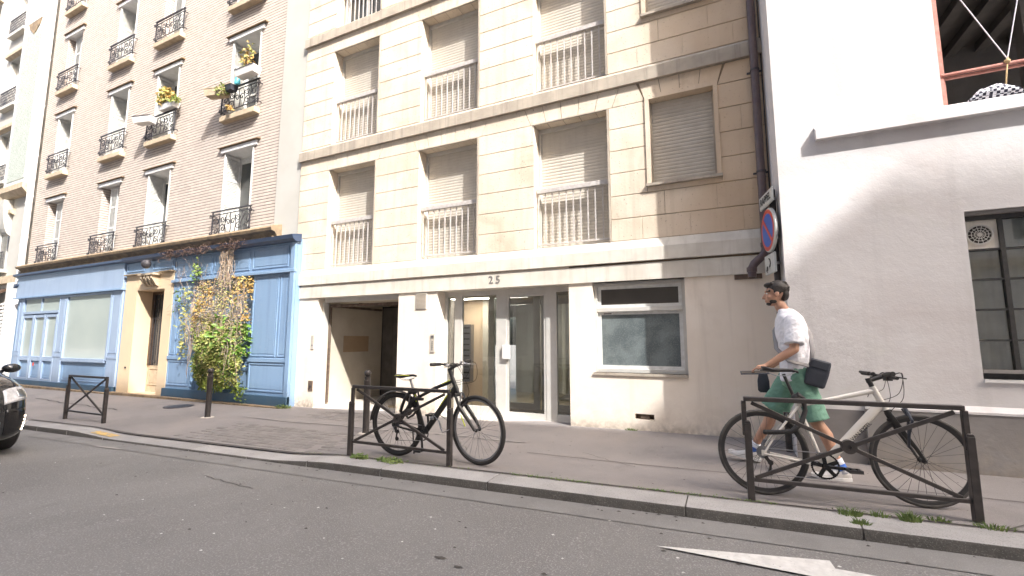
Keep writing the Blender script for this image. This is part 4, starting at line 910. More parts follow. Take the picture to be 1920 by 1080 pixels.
A2 = opposite('opposite_building', 'slightly taller stone block across the street further up', 21.0, 62, OY, 24.95, 0)
RF = 23.86
MB().prism([(21.2, 24.95), (21.95, 25.85), (62, 25.85), (62, 24.95)], 'y', OY-8, OY-.02).build('attic', M['zinc'], A2)
for (a, b, h, d) in ((4.05, 5.5, 1.15, .5), (1.2, 2.7, .95, .5), (8.9, 9.7, .9, .8), (-6, -4.6, 1.2, .6)):
    c_ = MB().box(a, b, OY-.25-d, OY-.25, RF-.1, RF+h).build('chimney_stack', M['opposite'], A1)
# ------------------------------------------------------------------ leaves and plants
def leaf_quad(mb, p, s, n=None, rng=random, shape=1.6):
    d = Vector((rng.uniform(-1, 1), rng.uniform(-1, 1), rng.uniform(-1, .4))).normalized()
    nn = Vector((rng.uniform(-1, 1), rng.uniform(-1.6, .2), rng.uniform(-.6, 1))).normalized() if n is None else n
    w = d.cross(nn)
    if w.length < .1: return
    w.normalize(); u = w.cross(d); p = Vector(p); L = s*shape
    mb.add([p, p+d*L*.45+w*s*.45+u*s*.12, p+d*L, p+d*L*.45-w*s*.45+u*s*.12], [(0, 1, 2), (0, 2, 3)])
rng = random.Random(11)
VI = thing('climbing_plant', 'big overgrown climber, dry on top and green below, hanging on the blue shopfront', 'plant', (-10.8, 6.5, .2))
def vine_env(z):      # x-centre, half width, depth of the plant body at height z
    if z > 2.75: return -10.5, .26-.12*(z-2.75), .14
    t = (z-.2)/2.55; u = sm(.35, .7, t)
    return -10.48*(1-u)-10.68*u, (.76*(1-u)+.93*u)*min(1, .74+1.3*t), .16+.26*math.sin(PI*min(1, .15+t*.9))
def vine_leaves(name, m, n, zlo, zhi, size, xbias=0, dens=None, edge=1.0, clump=0):
    mb = MB(); cl = [(rng.uniform(-1, 1), rng.uniform(zlo, zhi)) for _ in range(clump)]
    for _ in range(n):
        if clump:
            c = rng.choice(cl); z = min(zhi+.1, max(zlo-.05, c[1]+rng.gauss(0, .11))); xx = max(-1.05, min(1.05, c[0]+rng.gauss(0, .16)))
        else: z = rng.uniform(zlo, zhi); xx = rng.uniform(-1, 1)
        xc, hw, dp = vine_env(z); xx = max(-1.1, min(1.1, xx+xbias)); 
        bulge = math.sqrt(max(0, 1-xx*xx*.8)); nz = noise.noise(Vector((xx*2.2, z*2.1, 3)))
        if z > 1.25 and xx < -.15 and rng.random() < .45*min(1, (z-1.25)*1.5+.2): continue
        if z > 1.9 and rng.random() < .35: continue
        x = xc + xx*hw*edge + rng.gauss(0, .03); y = 6.66 - dp*bulge*(.55+.5*nz+.5*rng.random()**.5)
        leaf_quad(mb, (x, y, z), size*rng.uniform(.6, 1.3), rng=rng)
    return mb.build(name, M[m], VI, kind='stuff')
vine_leaves('green_leaves', 'leaf', 2200, .25, 1.65, .038, clump=26)
vine_leaves('yellow_leaves', 'leaf_yellow', 3400, .35, 1.95, .042, clump=34)
vine_leaves('yellow_leaves', 'leaf_yellow', 900, .25, 1.4, .045)
vine_leaves('green_leaves', 'leaf', 1100, .22, 1.3, .05)
vine_leaves('lime_leaves', 'leaf_lime', 300, 1.05, 1.75, .08, xbias=.12, clump=5)
vine_leaves('dry_leaves', 'leaf_dry', 3600, 1.3, 2.72, .026, xbias=-.02, clump=40)
vine_leaves('tan_leaves', 'leaf_yellow', 1300, 1.5, 2.7, .03, xbias=0, clump=26)
vine_leaves('orange_leaves', 'leaf_orange', 1300, 1.6, 2.70, .04, xbias=.32, clump=16)
vine_leaves('dry_leaves', 'leaf_dry', 300, 2.75, 3.35, .03)
tw = MB()
for k in range(330):
    z = rng.uniform(1.2, 2.75); xc, hw, dp = vine_env(z); x = xc+rng.uniform(-1, 1)*hw*1.02; y = 6.66-dp*rng.uniform(.2, 1.0); L = rng.uniform(.3, .9); p = [(x, y, z)]
    for j in range(4): x += rng.gauss(0, .035); y += rng.gauss(0, .02); z -= L/4; p.append((x, min(y, 6.64), max(z, .3)))
    tw.tube(p, .0042, 3, cap=False)
for k in range(42):        # strands over the fascia
    x = -10.5+rng.gauss(0, .13); z = 3.42; y = 6.55; p = [(x, y, z)]; dx = rng.gauss(0, .05)
    for j in range(5): x += dx*.5+rng.gauss(0, .03); z -= .18; y = 6.60-rng.random()*.10; p.append((x, y, z))
    tw.tube(p, .005, 3, cap=False)
tw.build('twigs', M['twig'], VI, kind='stuff'); tw = MB()
for k in range(150):       # brown tangle lying along the dark cornice
    x = rng.choice([rng.uniform(-12.9, -11.0), rng.uniform(-12.9, -11.0), rng.uniform(-10.7, -9.7)]); y = 6.50; z = 3.50+rng.uniform(-.07, .10); p = [(x, y-.02, z)]
    for j in range(4): x += rng.gauss(.0, .08); z += rng.gauss(-.015, .035); y = 6.47+rng.uniform(-.06, .03); p.append((x, y, z))
    tw.tube(p, .004, 3, cap=False)
tw.build('dark_twigs', M['twig_dark'], VI, kind='stuff'); tw = MB()
for k in range(90):        # thin web over the panels on the left
    x = rng.uniform(-12.6, -11.3); z = rng.uniform(2.1, 3.3); y = 6.62; p = [(x, y, z)]; a = rng.uniform(0, 6.3)
    for j in range(5): a += rng.gauss(0, .6); x += .09*math.cos(a); z += .09*math.sin(a); p.append((x, y-rng.random()*.03, z))
    tw.tube(p, .003, 3, cap=False)
tw.build('twigs', M['twig'], VI, kind='stuff')
mb = MB()
for k in range(260):       # leafy fringe at the left side
    z = rng.uniform(.9, 2.6); x = -11.75-abs(rng.gauss(0, .16))*(1 if z > 1 else .5); leaf_quad(mb, (x, 6.60-rng.random()*.16, z), rng.uniform(.03, .06), rng=rng)
mb.build('pale_leaves', M['leaf_yellow'], VI, kind='stuff')
mb = MB()
for (cx, cz, n) in ((-11.55, 3.05, 40), (-11.62, 2.85, 30), (-12.25, 2.35, 30)):
    for k in range(n): leaf_quad(mb, (cx+rng.gauss(0, .07), 6.58-rng.random()*.1, cz+rng.gauss(0, .09)), .05, rng=rng)
for k in range(130):
    leaf_quad(mb, (-9.62+rng.gauss(0, .10), 6.52-rng.random()*.1, .22+rng.gauss(0, .08)), .045, rng=rng)
mb.build('green_leaves', M['leaf'], VI, kind='stuff')
# weeds
def weed(label, x, y, r, n, h, m='grass', seed=1, broad=False, grp=None):
    th = thing('weed', label, 'weed', (x, y, zwalk(x, y)), group=grp); mb = MB(); q = random.Random(seed)
    for k in range(n):
        a = q.uniform(0, 2*PI); rr = r*math.sqrt(q.random()); px, py = rr*math.cos(a)*1.15, rr*math.sin(a)*.5
        if broad: leaf_quad(mb, (px, py, h*q.uniform(.1, .8)*(1-rr/r*.6)), .022*q.uniform(.6, 1.3), n=Vector((q.uniform(-.6, .6), q.uniform(-.8, .2), 1)).normalized(), rng=q)
        else:
            ln = h*q.uniform(.4, 1.1)*(1-.4*rr/r); lx, ly = q.gauss(0, .4)*ln + px*.5, q.gauss(0, .4)*ln; w = .0035
            mb.add([(px-w, py, -.01), (px+w, py, -.01), (px+lx*.4+w*.7, py+ly*.4, ln*.6), (px+lx*.4-w*.7, py+ly*.4, ln*.6), (px+lx, py+ly, ln)], [(0,1,2,3), (3,2,4)])
    mb.build('foliage', M[m], th, local=True, kind='stuff'); return th
weed('dense low green weed at the foot of the middle barrier\'s left post', -3.95, 4.18, .11, 260, .06, seed=2, broad=True)
weed('long flat green weed on the kerb under the black bicycle', -3.50, 4.20, .18, 300, .035, seed=3, broad=True)
weed('grassy tuft on the kerb joint under the middle of the right barrier', .76, 4.24, .06, 90, .075, seed=4)
weed('roundest and fullest bright grass tuft in front of the white bicycle\'s front wheel', 1.12, 4.27, .05, 150, .085, seed=5)
weed('small thin grass tuft between the two larger ones by the right barrier', .95, 4.29, .05, 50, .055, seed=6)
weed('small grass tuft just left of the right barrier\'s right post', 1.30, 4.33, .05, 60, .05, seed=7)
weed('sparse weed to the right of the right barrier\'s right post', 1.58, 4.32, .09, 80, .05, seed=8)
weed('thin weed hanging down the kerb stone joint near the right barrier', .79, 4.08, .045, 70, .05, seed=9)
weed('yellow green weed at the wall foot between the blue shopfront and the garage', -8.3, 6.55, .20, 260, .11, seed=10, broad=True)
weed('tiny weed at the foot of the wall under the frosted window', -1.30, 6.76, .07, 60, .05, seed=12)
mb = MB(); q = random.Random(5)
for k in range(700):
    x = q.choice([q.uniform(-2.0, -1.2), q.uniform(-.8, .3), q.uniform(-5, 2.5)]); y = yk(x)+.292+q.gauss(0, .01); leaf_quad(mb, (x, y, zwalk(x, y)+q.random()*.012), .012, n=Vector((0, -.3, 1)), rng=q)
mb.build('joint_weeds', M['grass'], None, kind='stuff')
bpy.data.objects['joint_weeds']['label'] = 'tiny weeds growing along the seam behind the kerb'; bpy.data.objects['joint_weeds']['category'] = 'weeds'
# window plants on the brick building
def planter(label, x, y, z, w, d, h, m='white', rz=0, tilt=0):
    th = thing('planter', label, 'planter', (x, y, z), (0, tilt, rz)); mb = MB()
    a, b = w/2, d/2; mb.rings([[(-a*.88,-b*.8,0),(a*.88,-b*.8,0),(a*.88,b*.8,0),(-a*.88,b*.8,0)], [(-a,-b,h),(a,-b,h),(a,b,h),(-a,b,h)]], cap=(True, False))
    mb.build('box', M[m], th, local=True); r_ = MB()
    for (p, q_) in (((-a,-b,h),(a,-b,h)),((a,-b,h),(a,b,h)),((a,b,h),(-a,b,h)),((-a,b,h),(-a,-b,h))): r_.bar(p, q_, .015)
    r_.build('rim', M['iron'] if m == 'white' else M['sill'], th, local=True); MB().box(-a*.95, a*.95, -b*.9, b*.9, h-.03, h-.02).build('soil', M['door_wood'], th, local=True); return th
def bush(label, x, y, z, rx, ry, rz_, n, ms, size=.05, seed=0, name='potted_plant', cat='plant'):
    th = thing(name, label, cat, (x, y, z)); q = random.Random(seed)
    for i, m in enumerate(ms):
        mb = MB()
        for k in range(n):
            v = Vector((q.gauss(0, 1), q.gauss(0, 1), q.gauss(0, 1))).normalized()*q.random()**.4
            leaf_quad(mb, (v.x*rx, v.y*ry, rz_+v.z*rz_), size*q.uniform(.6, 1.3), rng=q)
        mb.build('leaves', M[m], th, local=True, kind='stuff')
    st = MB()
    for k in range(5): st.tube([(0, 0, 0), (q.uniform(-.4, .4)*rx, 0, rz_), (q.uniform(-.8, .8)*rx, 0, rz_*1.6)], .006, 4)
    st.build('stem', M['twig'], th, local=True); return th
planter('white planter box hung on the left end of the window guard with yellow flowers', -14.70, 6.58, 7.44, .62, .26, .18, rz=.25)
planter('white planter box filled with a tall yellow bush on the brick building', -13.80, 6.70, 7.72, .75, .2, .16)
bush('tall yellow and orange bush in the white window planter', -13.95, 6.66, 7.82, .34, .12, .30, 330, ['leaf_orange', 'leaf_yellow'], .06, 3)
bush('small pink green plant drooping from the left hung planter', -14.85, 6.58, 7.58, .20, .1, .06, 60, ['leaf_dry'], .04, 4)
bush('yellow green plant trailing at the right of the yellow bush', -13.45, 6.66, 7.80, .22, .1, .10, 90, ['leaf_yellow', 'leaf'], .045, 5)
planter('beige planter box sticking out left of the top right window guard', -11.35, 6.55, 7.42, .60, .26, .18, 'sill', rz=.25)
planter('white planter box on the right of the window guard with sunflowers', -10.28, 6.60, 7.74, .72, .24, .17, rz=0)
planter('small black planter box hanging in the middle of the window guard', -10.92, 6.62, 7.50, .26, .2, .15, 'navy')
bush('tall plant with yellow flowers standing before the open window', -10.35, 6.62, 7.9, .20, .1, .38, 60, ['leaf_orange', 'leaf_yellow'], .06, 7)
bush('green plant spilling between the beige and the black planter boxes', -11.15, 6.52, 7.40, .2, .14, .14, 110, ['leaf', 'leaf_yellow'], .045, 8)
bush('orange flower hanging below the window guard with planter boxes', -10.95, 6.62, 7.02, .09, .06, .07, 50, ['leaf_orange'], .05, 9)
tq = thing('watering_can', 'turquoise plastic watering can behind the black planter box', 'watering can', (-10.85, 6.72, 7.70))
MB().lathe([(.06, 0), (.07, .02), (.055, .2), (.03, .24)], 12).tube([(0, 0, .15), (.12, 0, .3), (.17, 0, .36)], .012, 6).tube([(-.05, 0, .22), (-.13, 0, .2), (-.12, 0, .08), (-.05, 0, .04)], .009, 5).build('can_body', M['turquoise'], tq, local=True, smooth=40)
# cloth, rope on the white building's ledge
cl = thing('checked_cloth', 'crumpled black and white checked cloth heaped on the high ledge', 'cloth', (2.65, 5.93, 3.705)); mb = MB(); rs = []
for i in range(26):
    t_ = i/25; x = -.30+.75*t_; h = .10*math.sin(PI*min(1, t_*1.9+.03))**.6+.05*min(1, t_*3)*(.7+.3*math.sin(9*t_)); ring = []
    for k in range(12): a = 2*PI*k/12; ring.append((x, .075*math.cos(a)*(1+.3*noise.noise(Vector((x*9, k, 0)))), max(0, h*.5+h*.55*math.sin(a)*(1+.5*noise.noise(Vector((x*14, k*.8, 4)))))))
    rs.append(ring)
mb.rings(rs).build('cloth', M['plaid'], cl, local=True, smooth=True)
rp = thing('rope', 'beige rope hanging from the red steel rail to the ledge', 'rope', (2.66, 5.92, 3.7)); MB().tube([(-.03, 0, .02), (-.01, 0, .2), (.02, 0, .41)], .007, 6).lathe([(.02, .35), (.026, .37), (.02, .385)], 8, (.012, 0, 0)).build('cord', M['rope'], rp, local=True, smooth=True)
# ------------------------------------------------------------------ barriers, bollards, sign post
def barrier(label, x0, x1, y0, y1, ring=True):
    L = math.hypot(x1-x0, y1-y0); a = math.atan2(y1-y0, x1-x0); z0 = zwalk(x0, y0); z1 = zwalk(x1, y1); zb = (z0+z1)/2
    th = thing('street_barrier', label, 'barrier', ((x0+x1)/2, (y0+y1)/2, zb), (0, 0, a), 'cross braced metal barriers along the kerb'); h = .815; g = M['barrier']; l = L/2
    for s, zg in ((-1, z0-zb), (1, z1-zb)):
        s_ = s*(1 if not (x0 > 0 and s < 0) else .955)
        p = MB(); p.box(s*l-.026, s*l+.026, -.027, .027, zg-.06, .60); p.prism([(-.026, .60), (.026, .60), (.016, .62), (-.016, .62)], 'y', -.027, .027); p.v = [(v[0]+(s*l if i >= 8 else 0)+(s_-s)*l, v[1], v[2]) for i, v in enumerate(p.v)]
        p.build('post_sleeve', g, th, local=True, bevel=.004)
        MB().box(s*(l-.012)-.018, s*(l-.012)+.018, -.018, .018, .50, h-.036).build('upright', g, th, local=True, bevel=.003)
    MB().box(-l+.012, l-.012, -.024, .024, h-.036, h).build('top_rail', g, th, local=True, bevel=.004)
    MB().box(-l+.03, l-.03, -.014, .014, .135, .165).build('bottom_rail', g, th, local=True, bevel=.003)
    for s in (-1, 1): MB().bar((-s*(l-.07), s*.004, h-.05), (s*(l-.07), s*.004, .165), .030, .020).build('brace', g, th, local=True, bevel=.003)
    if ring:
        c = (0, 0, (h-.05+.165)/2); MB().lathe([(.016, -.022), (.052, -.022), (.052, .022), (.016, .022), (.016, -.022)], 18, c, 'y', cap=False).build('cross_ring', g, th, local=True, smooth=30)
    return th
barrier('short barrier farthest left near the dark car', -11.39, -10.04, 4.30, 4.32, ring=False)
barrier('middle barrier with the black bicycle locked behind it', -4.15, -2.76, 4.23, 4.26)
barrier('right barrier with the white bicycle behind it', .09, 1.54, 4.33, 4.42)
def bollard(label, x, y, h=.90):
    th = thing('bollard', label, 'bollard', (x, y, zwalk(x, y)), group='bollards on the pavement')
    MB().lathe([(.062, -.05), (.055, .01), (.047, .03), (.047, h-.17), (.050, h-.165), (.050, h-.15), (.04, h-.145), (.044, h-.10)], 20).build('post', M['barrier'], th, local=True, smooth=35)
    MB().lathe([(.044, h-.10), (.03, h-.095), (.034, h-.09)], 16).ball((0, 0, h-.048), (.052, .052, .048), 18, 10).build('ball_head', M['barrier'], th, local=True, smooth=40)
    MB().lathe([(.11, .004), (.10, .012), (.05, .014)], 18).build('concrete_collar', M['concrete'], th, local=True)
bollard('ball topped bollard standing alone in front of the green climber', -8.72, 5.31)
bollard('ball topped bollard behind the middle barrier and the black bicycle', -4.87, 5.26, .92)
SP = thing('sign_post', 'grey post in the wall corner carrying a no parking sign between two white plates', 'sign post', (.592, 6.20, zwalk(.6, 6.1)), (0, 0, R(11)))
MB().lathe([(.036, -.05), (.036, 3.10), (.001, 3.11)], 16).build('pole', M['barrier'], SP, local=True, smooth=40)
disc = MB().lathe([(.001, -.075), (.255, -.075), (.27, -.065), (.27, -.04), (.001, -.04)], 40, (0, 0, 2.60), 'x').build('sign_disc', M['sign_white'], SP, local=True, smooth=40, label='round no parking disc')
MB().lathe([(.205, -.0765), (.252, -.0765), (.252, -.0755), (.205, -.0755), (.205, -.0765)], 40, (0, 0, 2.60), 'x', cap=False).build('red_ring', M['sign_red'], disc, local=True)
MB().lathe([(.001, -.0768), (.205, -.0762)], 40, (0, 0, 2.60), 'x').build('blue_field', M['sign_blue'], disc, local=True)
MB().bar((-.0785, .15, 2.75), (-.0785, -.15, 2.45), .045, .003, up=(1,0,0)).build('red_bar', M['sign_red'], disc, local=True)
def plate(zc, h, w, name):
    p = MB().box(-.078, -.052, -w/2, w/2, zc-h/2, zc+h/2).build(name, M['sign_white'], SP, local=True, bevel=.008); return p
p1 = plate(2.985, .17, .50, 'upper_plate'); p2 = plate(2.185, .24, .38, 'lower_plate')
def on_plate(me, p, y, z, rot=0, name='lettering'):
    o = link_mesh(name, me, None); o.parent = p; o.location = (-.0805, y, z); o.rotation_euler = (PI/2, rot, -PI/2); return o
on_plate(text_mesh('RAPPEL', .125, .001, M['ink'], .002), p1, 0, 2.985)
ar = MB().tube([(0, 0, 0)] and [(-.02, .05, 0), (.02, .03, 0), (.03, -.01, 0), (.0, -.05, 0)], .008, 6).add([(-.03, -.04, 0), (.02, -.035, 0), (-.008, -.09, 0)], [(0, 1, 2)]).mesh('arrow', M['ink'])
on_plate(ar, p2, -.02, 2.20, name='arrow_mark')
on_plate(MB().box(-.03, .03, -.012, .012, 0, .001).box(-.012, .012, -.03, .03, 0, .001).lathe([(.02, 0), (.03, 0), (.03, .002)], 10, (.02, .02, 0)).mesh('symbol', M['ink']), p2, .10, 2.12, name='small_symbol')
for z in (2.98, 2.70, 2.50, 2.19): MB().lathe([(.038, -.015), (.044, -.015), (.044, .015), (.038, .015)], 14, (0, 0, z)).box(-.06, -.03, -.03, .03, z-.012, z+.012).build('clamp', M['metal'], SP, local=True)
# ------------------------------------------------------------------ bicycles
def wheel(parent, name_lbl, c, R_, tr, steer, tyre_m, rim_m, rimw=.016, seed=0, disc_=False):
    mb = MB(); n = 56; rs = []
    for i in range(n):
        a = 2*PI*i/n; rs.append([((R_-tr+tr*math.cos(q))*math.cos(a), tr*.95*math.sin(q), (R_-tr+tr*math.cos(q))*math.sin(a)) for q in [2*PI*k/10 for k in range(10)]])
    mb.rings(rs, closed=True); W_ = mb.build('wheel', M[tyre_m], parent, local=True, smooth=True); W_.location = c; W_.rotation_euler = (0, 0, steer)
    if name_lbl: W_['label'] = name_lbl
    Rr = R_-2*tr+.004; mb = MB(); rs = []
    for i in range(n):
        a = 2*PI*i/n; rs.append([((Rr+dr)*math.cos(a), dy, (Rr+dr)*math.sin(a)) for dr, dy in ((.006, -.011), (.006, .011), (-.012, .010), (-rimw-.006, .004), (-rimw-.006, -.004), (-.012, -.010))])
    mb.rings(rs, closed=True).build('rim', M[rim_m], W_, local=True, smooth=30)
    mb = MB(); q = random.Random(seed); ph = q.random()
    for k in range(28):
        a = 2*PI*(k+ph)/28; b = a + (.95 if k % 4 < 2 else -.95); s = -1 if k % 2 else 1
        mb.tube([(.018*math.cos(b), s*.028, .018*math.sin(b)), ((Rr-rimw)*math.cos(a), 0, (Rr-rimw)*math.sin(a))], .0014, 4, cap=False)
    mb.build('spokes', M['chrome_dull' if rim_m != 'black_plastic' else 'black_plastic'], W_, local=True)
    MB().lathe([(.006, -.058), (.008, -.05), (.020, -.036), (.020, -.03), (.011, -.025), (.011, .025), (.020, .03), (.020, .036), (.008, .05), (.006, .058)], 14, (0, 0, 0), 'y').build('hub', M['black_plastic'], W_, local=True, smooth=30)
    return W_
def drivetrain(th, bb, rh, rc, cm, seed=0, crank=0.0, spider='black_plastic', pedal_r=.17):
    cr = MB(); pr = [(rc-.012, -.003), (rc, -.003), (rc, .0), (rc-.012, .0), (rc-.012, -.003)]
    cr.lathe(pr, 36, (bb[0], -.052, bb[2]), 'y', cap=False)
    for k in range(36): a = 2*PI*k/36; cr.box(bb[0]+rc*math.cos(a)-.003, bb[0]+rc*math.cos(a)+.003, -.0535, -.051, bb[2]+rc*math.sin(a)-.003, bb[2]+rc*math.sin(a)+.003)
    for k in range(5): a = 2*PI*k/5+.4; cr.bar((bb[0], -.055, bb[2]), (bb[0]+(rc-.004)*math.cos(a), -.053, bb[2]+(rc-.004)*math.sin(a)), .030, .006)
    cr.lathe([(.001, -.075), (.022, -.075), (.024, .04), (.001, .04)], 14, (bb[0], 0, bb[2]), 'y'); C_ = cr.build('crankset', M[cm], th, local=True, smooth=30)
    for s, a in ((-1, crank), (1, crank+PI)):
        e = (bb[0]+pedal_r*math.cos(a), s*.085, bb[2]+pedal_r*math.sin(a)); MB().bar((bb[0], s*.068, bb[2]), e, .026, .012).build('crank_arm', M[cm], C_, local=True, bevel=.003)
        y0, y1 = sorted((s*.095, s*.19)); pd = MB(); pd.box(e[0]-.045, e[0]+.045, y0, y0+.012, e[2]-.012, e[2]+.012).box(e[0]-.045, e[0]+.045, y1-.012, y1, e[2]-.012, e[2]+.012).box(e[0]-.045, e[0]-.033, y0+.012, y1-.012, e[2]-.010, e[2]+.010).box(e[0]+.033, e[0]+.045, y0+.012, y1-.012, e[2]-.010, e[2]+.010).box(e[0]-.01, e[0]+.01, y0+.012, y1-.012, e[2]-.01, e[2]+.01)
        pd.build('pedal', M['black_plastic'], C_, local=True)
    rs_ = .038; ch = MB()
    ch.tube([(bb[0]+rc*math.sin(-.1), -.052, bb[2]+rc), (rh[0]+.0, -.046, rh[2]+rs_)], .0045, 5); dl = (rh[0]+.035, rh[2]-.155)
    ch.tube([(bb[0], -.052, bb[2]-rc), (dl[0]+.03, -.048, dl[1]-.02), (dl[0]-.005, -.048, dl[1]-.028), (dl[0]-.02, -.048, dl[1]), (rh[0]+.05, -.046, rh[2]-.075), (rh[0]+.02, -.046, rh[2]-.045), (rh[0]-.03, -.046, rh[2]-.02)], .0045, 5); ch.build('chain', M['chrome_dull'], th, local=True)
    ca = MB()
    for k, r_ in enumerate((.052, .046, .040, .034, .028)): ca.lathe([(.01, -.026-.005*k), (r_, -.026-.005*k), (r_, -.028-.005*k), (.01, -.028-.005*k)], 20, rh, 'y')
    ca.build('cassette', M['chrome_dull'], th, local=True)
    de = MB().bar((rh[0]+.01, -.05, rh[2]-.03), (rh[0]+.045, -.062, rh[2]-.085), .028, .016).bar((rh[0]+.045, -.055, rh[2]-.08), (dl[0]-.002, -.055, dl[1]-.01), .018, .006).lathe([(.001, -.006), (.022, -.006), (.022, .006), (.001, .006)], 12, (rh[0]+.045, -.048, rh[2]-.078), 'y').lathe([(.001, -.006), (.022, -.006), (.022, .006), (.001, .006)], 12, (dl[0]+.002, -.048, dl[1]-.004), 'y')
    de.build('derailleur', M['black_plastic'], th, local=True)
def saddle(th, x, z, L, m, stripe=None, tilt=0):
    mb = MB(); rs = []
    for i in range(13):
        t_ = i/12; xx = -L/2+L*t_; w = .070*(1-sm(.15, .62, t_))+.020*sm(.15, .62, t_)*(1-.5*sm(.9, 1, t_)); w *= sm(-.12, .12, t_); zz = .018*(1-sm(0, .3, t_))+.004*math.sin(PI*t_)-.012*sm(.85, 1, t_)+xx*tilt; hh = .030*(1-.45*t_)
        rs.append([(x+xx, w*math.cos(a), z+zz+hh*(math.sin(a) if math.sin(a) < 0 else math.sin(a)*.45)-.0) for a in [2*PI*k/14 for k in range(14)]])
    o = mb.rings(rs).build('saddle', M[m], th, local=True, smooth=50)
    MB().tube([(x-L*.38, .022, z-.02), (x-.03, .022, z-.05), (x+.05, .02, z-.05), (x+L*.42, .01, z-.02)], .0035, 5).tube([(x-L*.38, -.022, z-.02), (x-.03, -.022, z-.05), (x+.05, -.02, z-.05), (x+L*.42, -.01, z-.02)], .0035, 5).build('saddle_rails', M['metal'], o, local=True)
    if stripe: MB().tube([(x-L*.45, -.062, z+.004), (x-L*.1, -.045, z+.008), (x+L*.2, -.022, z+.004)], .004, 5).build('saddle_stripe', M[stripe], o, local=True)
def V(*a): return Vector(a)
# --- white bicycle
x0, y0, x1, y1 = .24, 4.505, 1.345, 4.62
az = math.atan2(y1-y0, x1-x0); zc0, zc1 = zwalk(x0, y0), zwalk(x1, y1)
WBk = thing('white_bicycle', 'white flat bar bicycle with black saddle leaning behind the right barrier', 'bicycle', (x0, y0, zc0), (R(-3), -math.atan2(zc1-zc0, 1.08), az))
rh, fh, bb = (0, 0, .348), (1.10, 0, .348), (.437, 0, .268); Rw = .348
wheel(WBk, None, rh, Rw, .0155, 0, 'tyre_dusty', 'black_plastic', .020, 1); wheel(WBk, None, fh, Rw, .0155, R(2), 'tyre_dusty', 'black_plastic', .020, 2)
ht, hb = V(.838, 0, .905), V(.905, 0, .735); sc = V(.292, 0, .765)
fr = MB(); fr.tube([hb+V(.004,0,-.012), ht], [.027, .023], 14); fr.tube([hb+V(-.012,0,.045), V(*bb)], [.030, .031], 14, flat=(1.15, .8)); fr.tube([ht+V(.006,0,-.035), sc+V(.0,0,-.03)], [.021, .015], 12); fr.tube([V(*bb), sc+V(-.008,0,.025)], .0165, 12)
for s in (-1, 1):
    fr.tube([sc+V(.004, s*.012, -.035), V(.10, s*.045, .49), V(.012, s*.062, .36)], [.011, .009, .008], 8); fr.tube([V(bb[0]-.03, s*.035, bb[2]), V(.16, s*.052, .315), V(.0, s*.064, .34)], [.014, .011, .009], 8); fr.box(-.018, .022, s*.062-.004, s*.062+.004, .325, .37)
fr.lathe([(.023, -.038), (.023, .038)], 14, bb, 'y'); F1 = fr.build('frame', M['bike_white'], WBk, local=True, smooth=45)
dirv = (V(*bb)-hb).normalized(); me = text_mesh('VAN RYSEL', .040, .0005, M['ink'], .0004); o = link_mesh('lettering', me, None); o.parent = F1; mid = hb + (V(*bb)-hb)*.40
o.location = mid + V(0, -.0262, .0); ang = math.atan2(-(dirv.z), -dirv.x); o.rotation_euler = (PI/2, -ang, 0)
fk = MB(); cr_ = hb+V(.012, 0, -.03); fk.tube([hb+V(.003,0,-.005), cr_], .021, 12)
for s in (-1, 1): fk.tube([cr_+V(0, s*.018, .0), V(.965, s*.047, .60), V(1.06, s*.05, .43), V(1.098, s*.052, .348)], [.017, .016, .012, .009], 10, flat=(1.2, .7))
fk.build('fork', M['bike_black'], WBk, local=True, smooth=45)
MB().tube([sc+V(-.004, 0, .0), V(.215, 0, 1.0)], .0136, 12).lathe([(.019, -.012), (.019, .014)], 12, sc+V(-.008, 0, .03)).build('seatpost', M['black_plastic'], WBk, local=True, smooth=40)
saddle(WBk, .19, 1.035, .275, 'black_plastic', tilt=-.02)
st = MB().tube([ht, ht+V(-.012, 0, .035)], .019, 12).tube([ht+V(-.016, 0, .045), ht+V(.085, 0, .082)], .017, 12).lathe([(.022, -.022), (.022, .022)], 12, ht+V(.09, 0, .084), 'y'); st.tube([ht+V(-.012,0,.03), ht+V(-.02, 0, .065)], .021, 12); st.build('stem', M['black_plastic'], WBk, local=True, smooth=40)
hc = ht+V(.09, 0, .084); hbm = MB(); hp = curve([hc+V(-.03, -.31, -.012), hc+V(-.02, -.16, -.008), hc+V(0, -.05, 0), hc+V(0, .05, 0), hc+V(-.03, .16, .01), hc+V(-.05, .33, .03)], 4); hbm.tube(hp, .0125, 10); H_ = hbm.build('handlebar', M['black_plastic'], WBk, local=True, smooth=40)
for s in (-1, 1):
    MB().tube([hc+V(-.038, s*.17, .016), hc+V(-.046, s*.295, .021)], .0175, 12).build('grip', M['black_rubber'], H_, local=True, smooth=40)
    MB().tube([hc+V(-.03, s*.13, .01), hc+V(.02, s*.17, -.005), hc+V(.045, s*.26, -.015)], [.009, .007, .005], 8).lathe([(.017, -.016), (.017, .016)], 10, hc+V(-.03, s*.13, .014), 'y').box(hc.x-.045, hc.x-.0, min(s*.10, s*.155), max(s*.10, s*.155), hc.z-.035, hc.z-.005).build('brake_lever', M['black_plastic'], H_, local=True, smooth=40)
cbm = MB(); q = random.Random(4)
for (a, b, bul) in ((hc+V(.0,-.14,0), V(.93, -.01, .70), .13), (hc+V(.0,.14,0), V(.80, .0, .82), .12), (hc+V(.0,-.12,0), V(.86, .02, .76), .16), (hc+V(0,.12,0), V(.90, 0, .72), .10)):
    m_ = (a+b)/2+V(bul, 0, -.02); bul *= .62; m_ = (a+b)/2+V(bul, 0, -.02); cbm.tube(curve([a, a+V(bul*.8, 0, .02), m_, b+V(bul*.3, 0, .03), b]), .0027, 5)
cbm.tube([V(.87, 0, .735), V(.66,.0,.50), V(.47,.02,.27)], .0025, 4); cbm.build('cables', M['black_rubber'], WBk, local=True, smooth=True)
brk = MB()
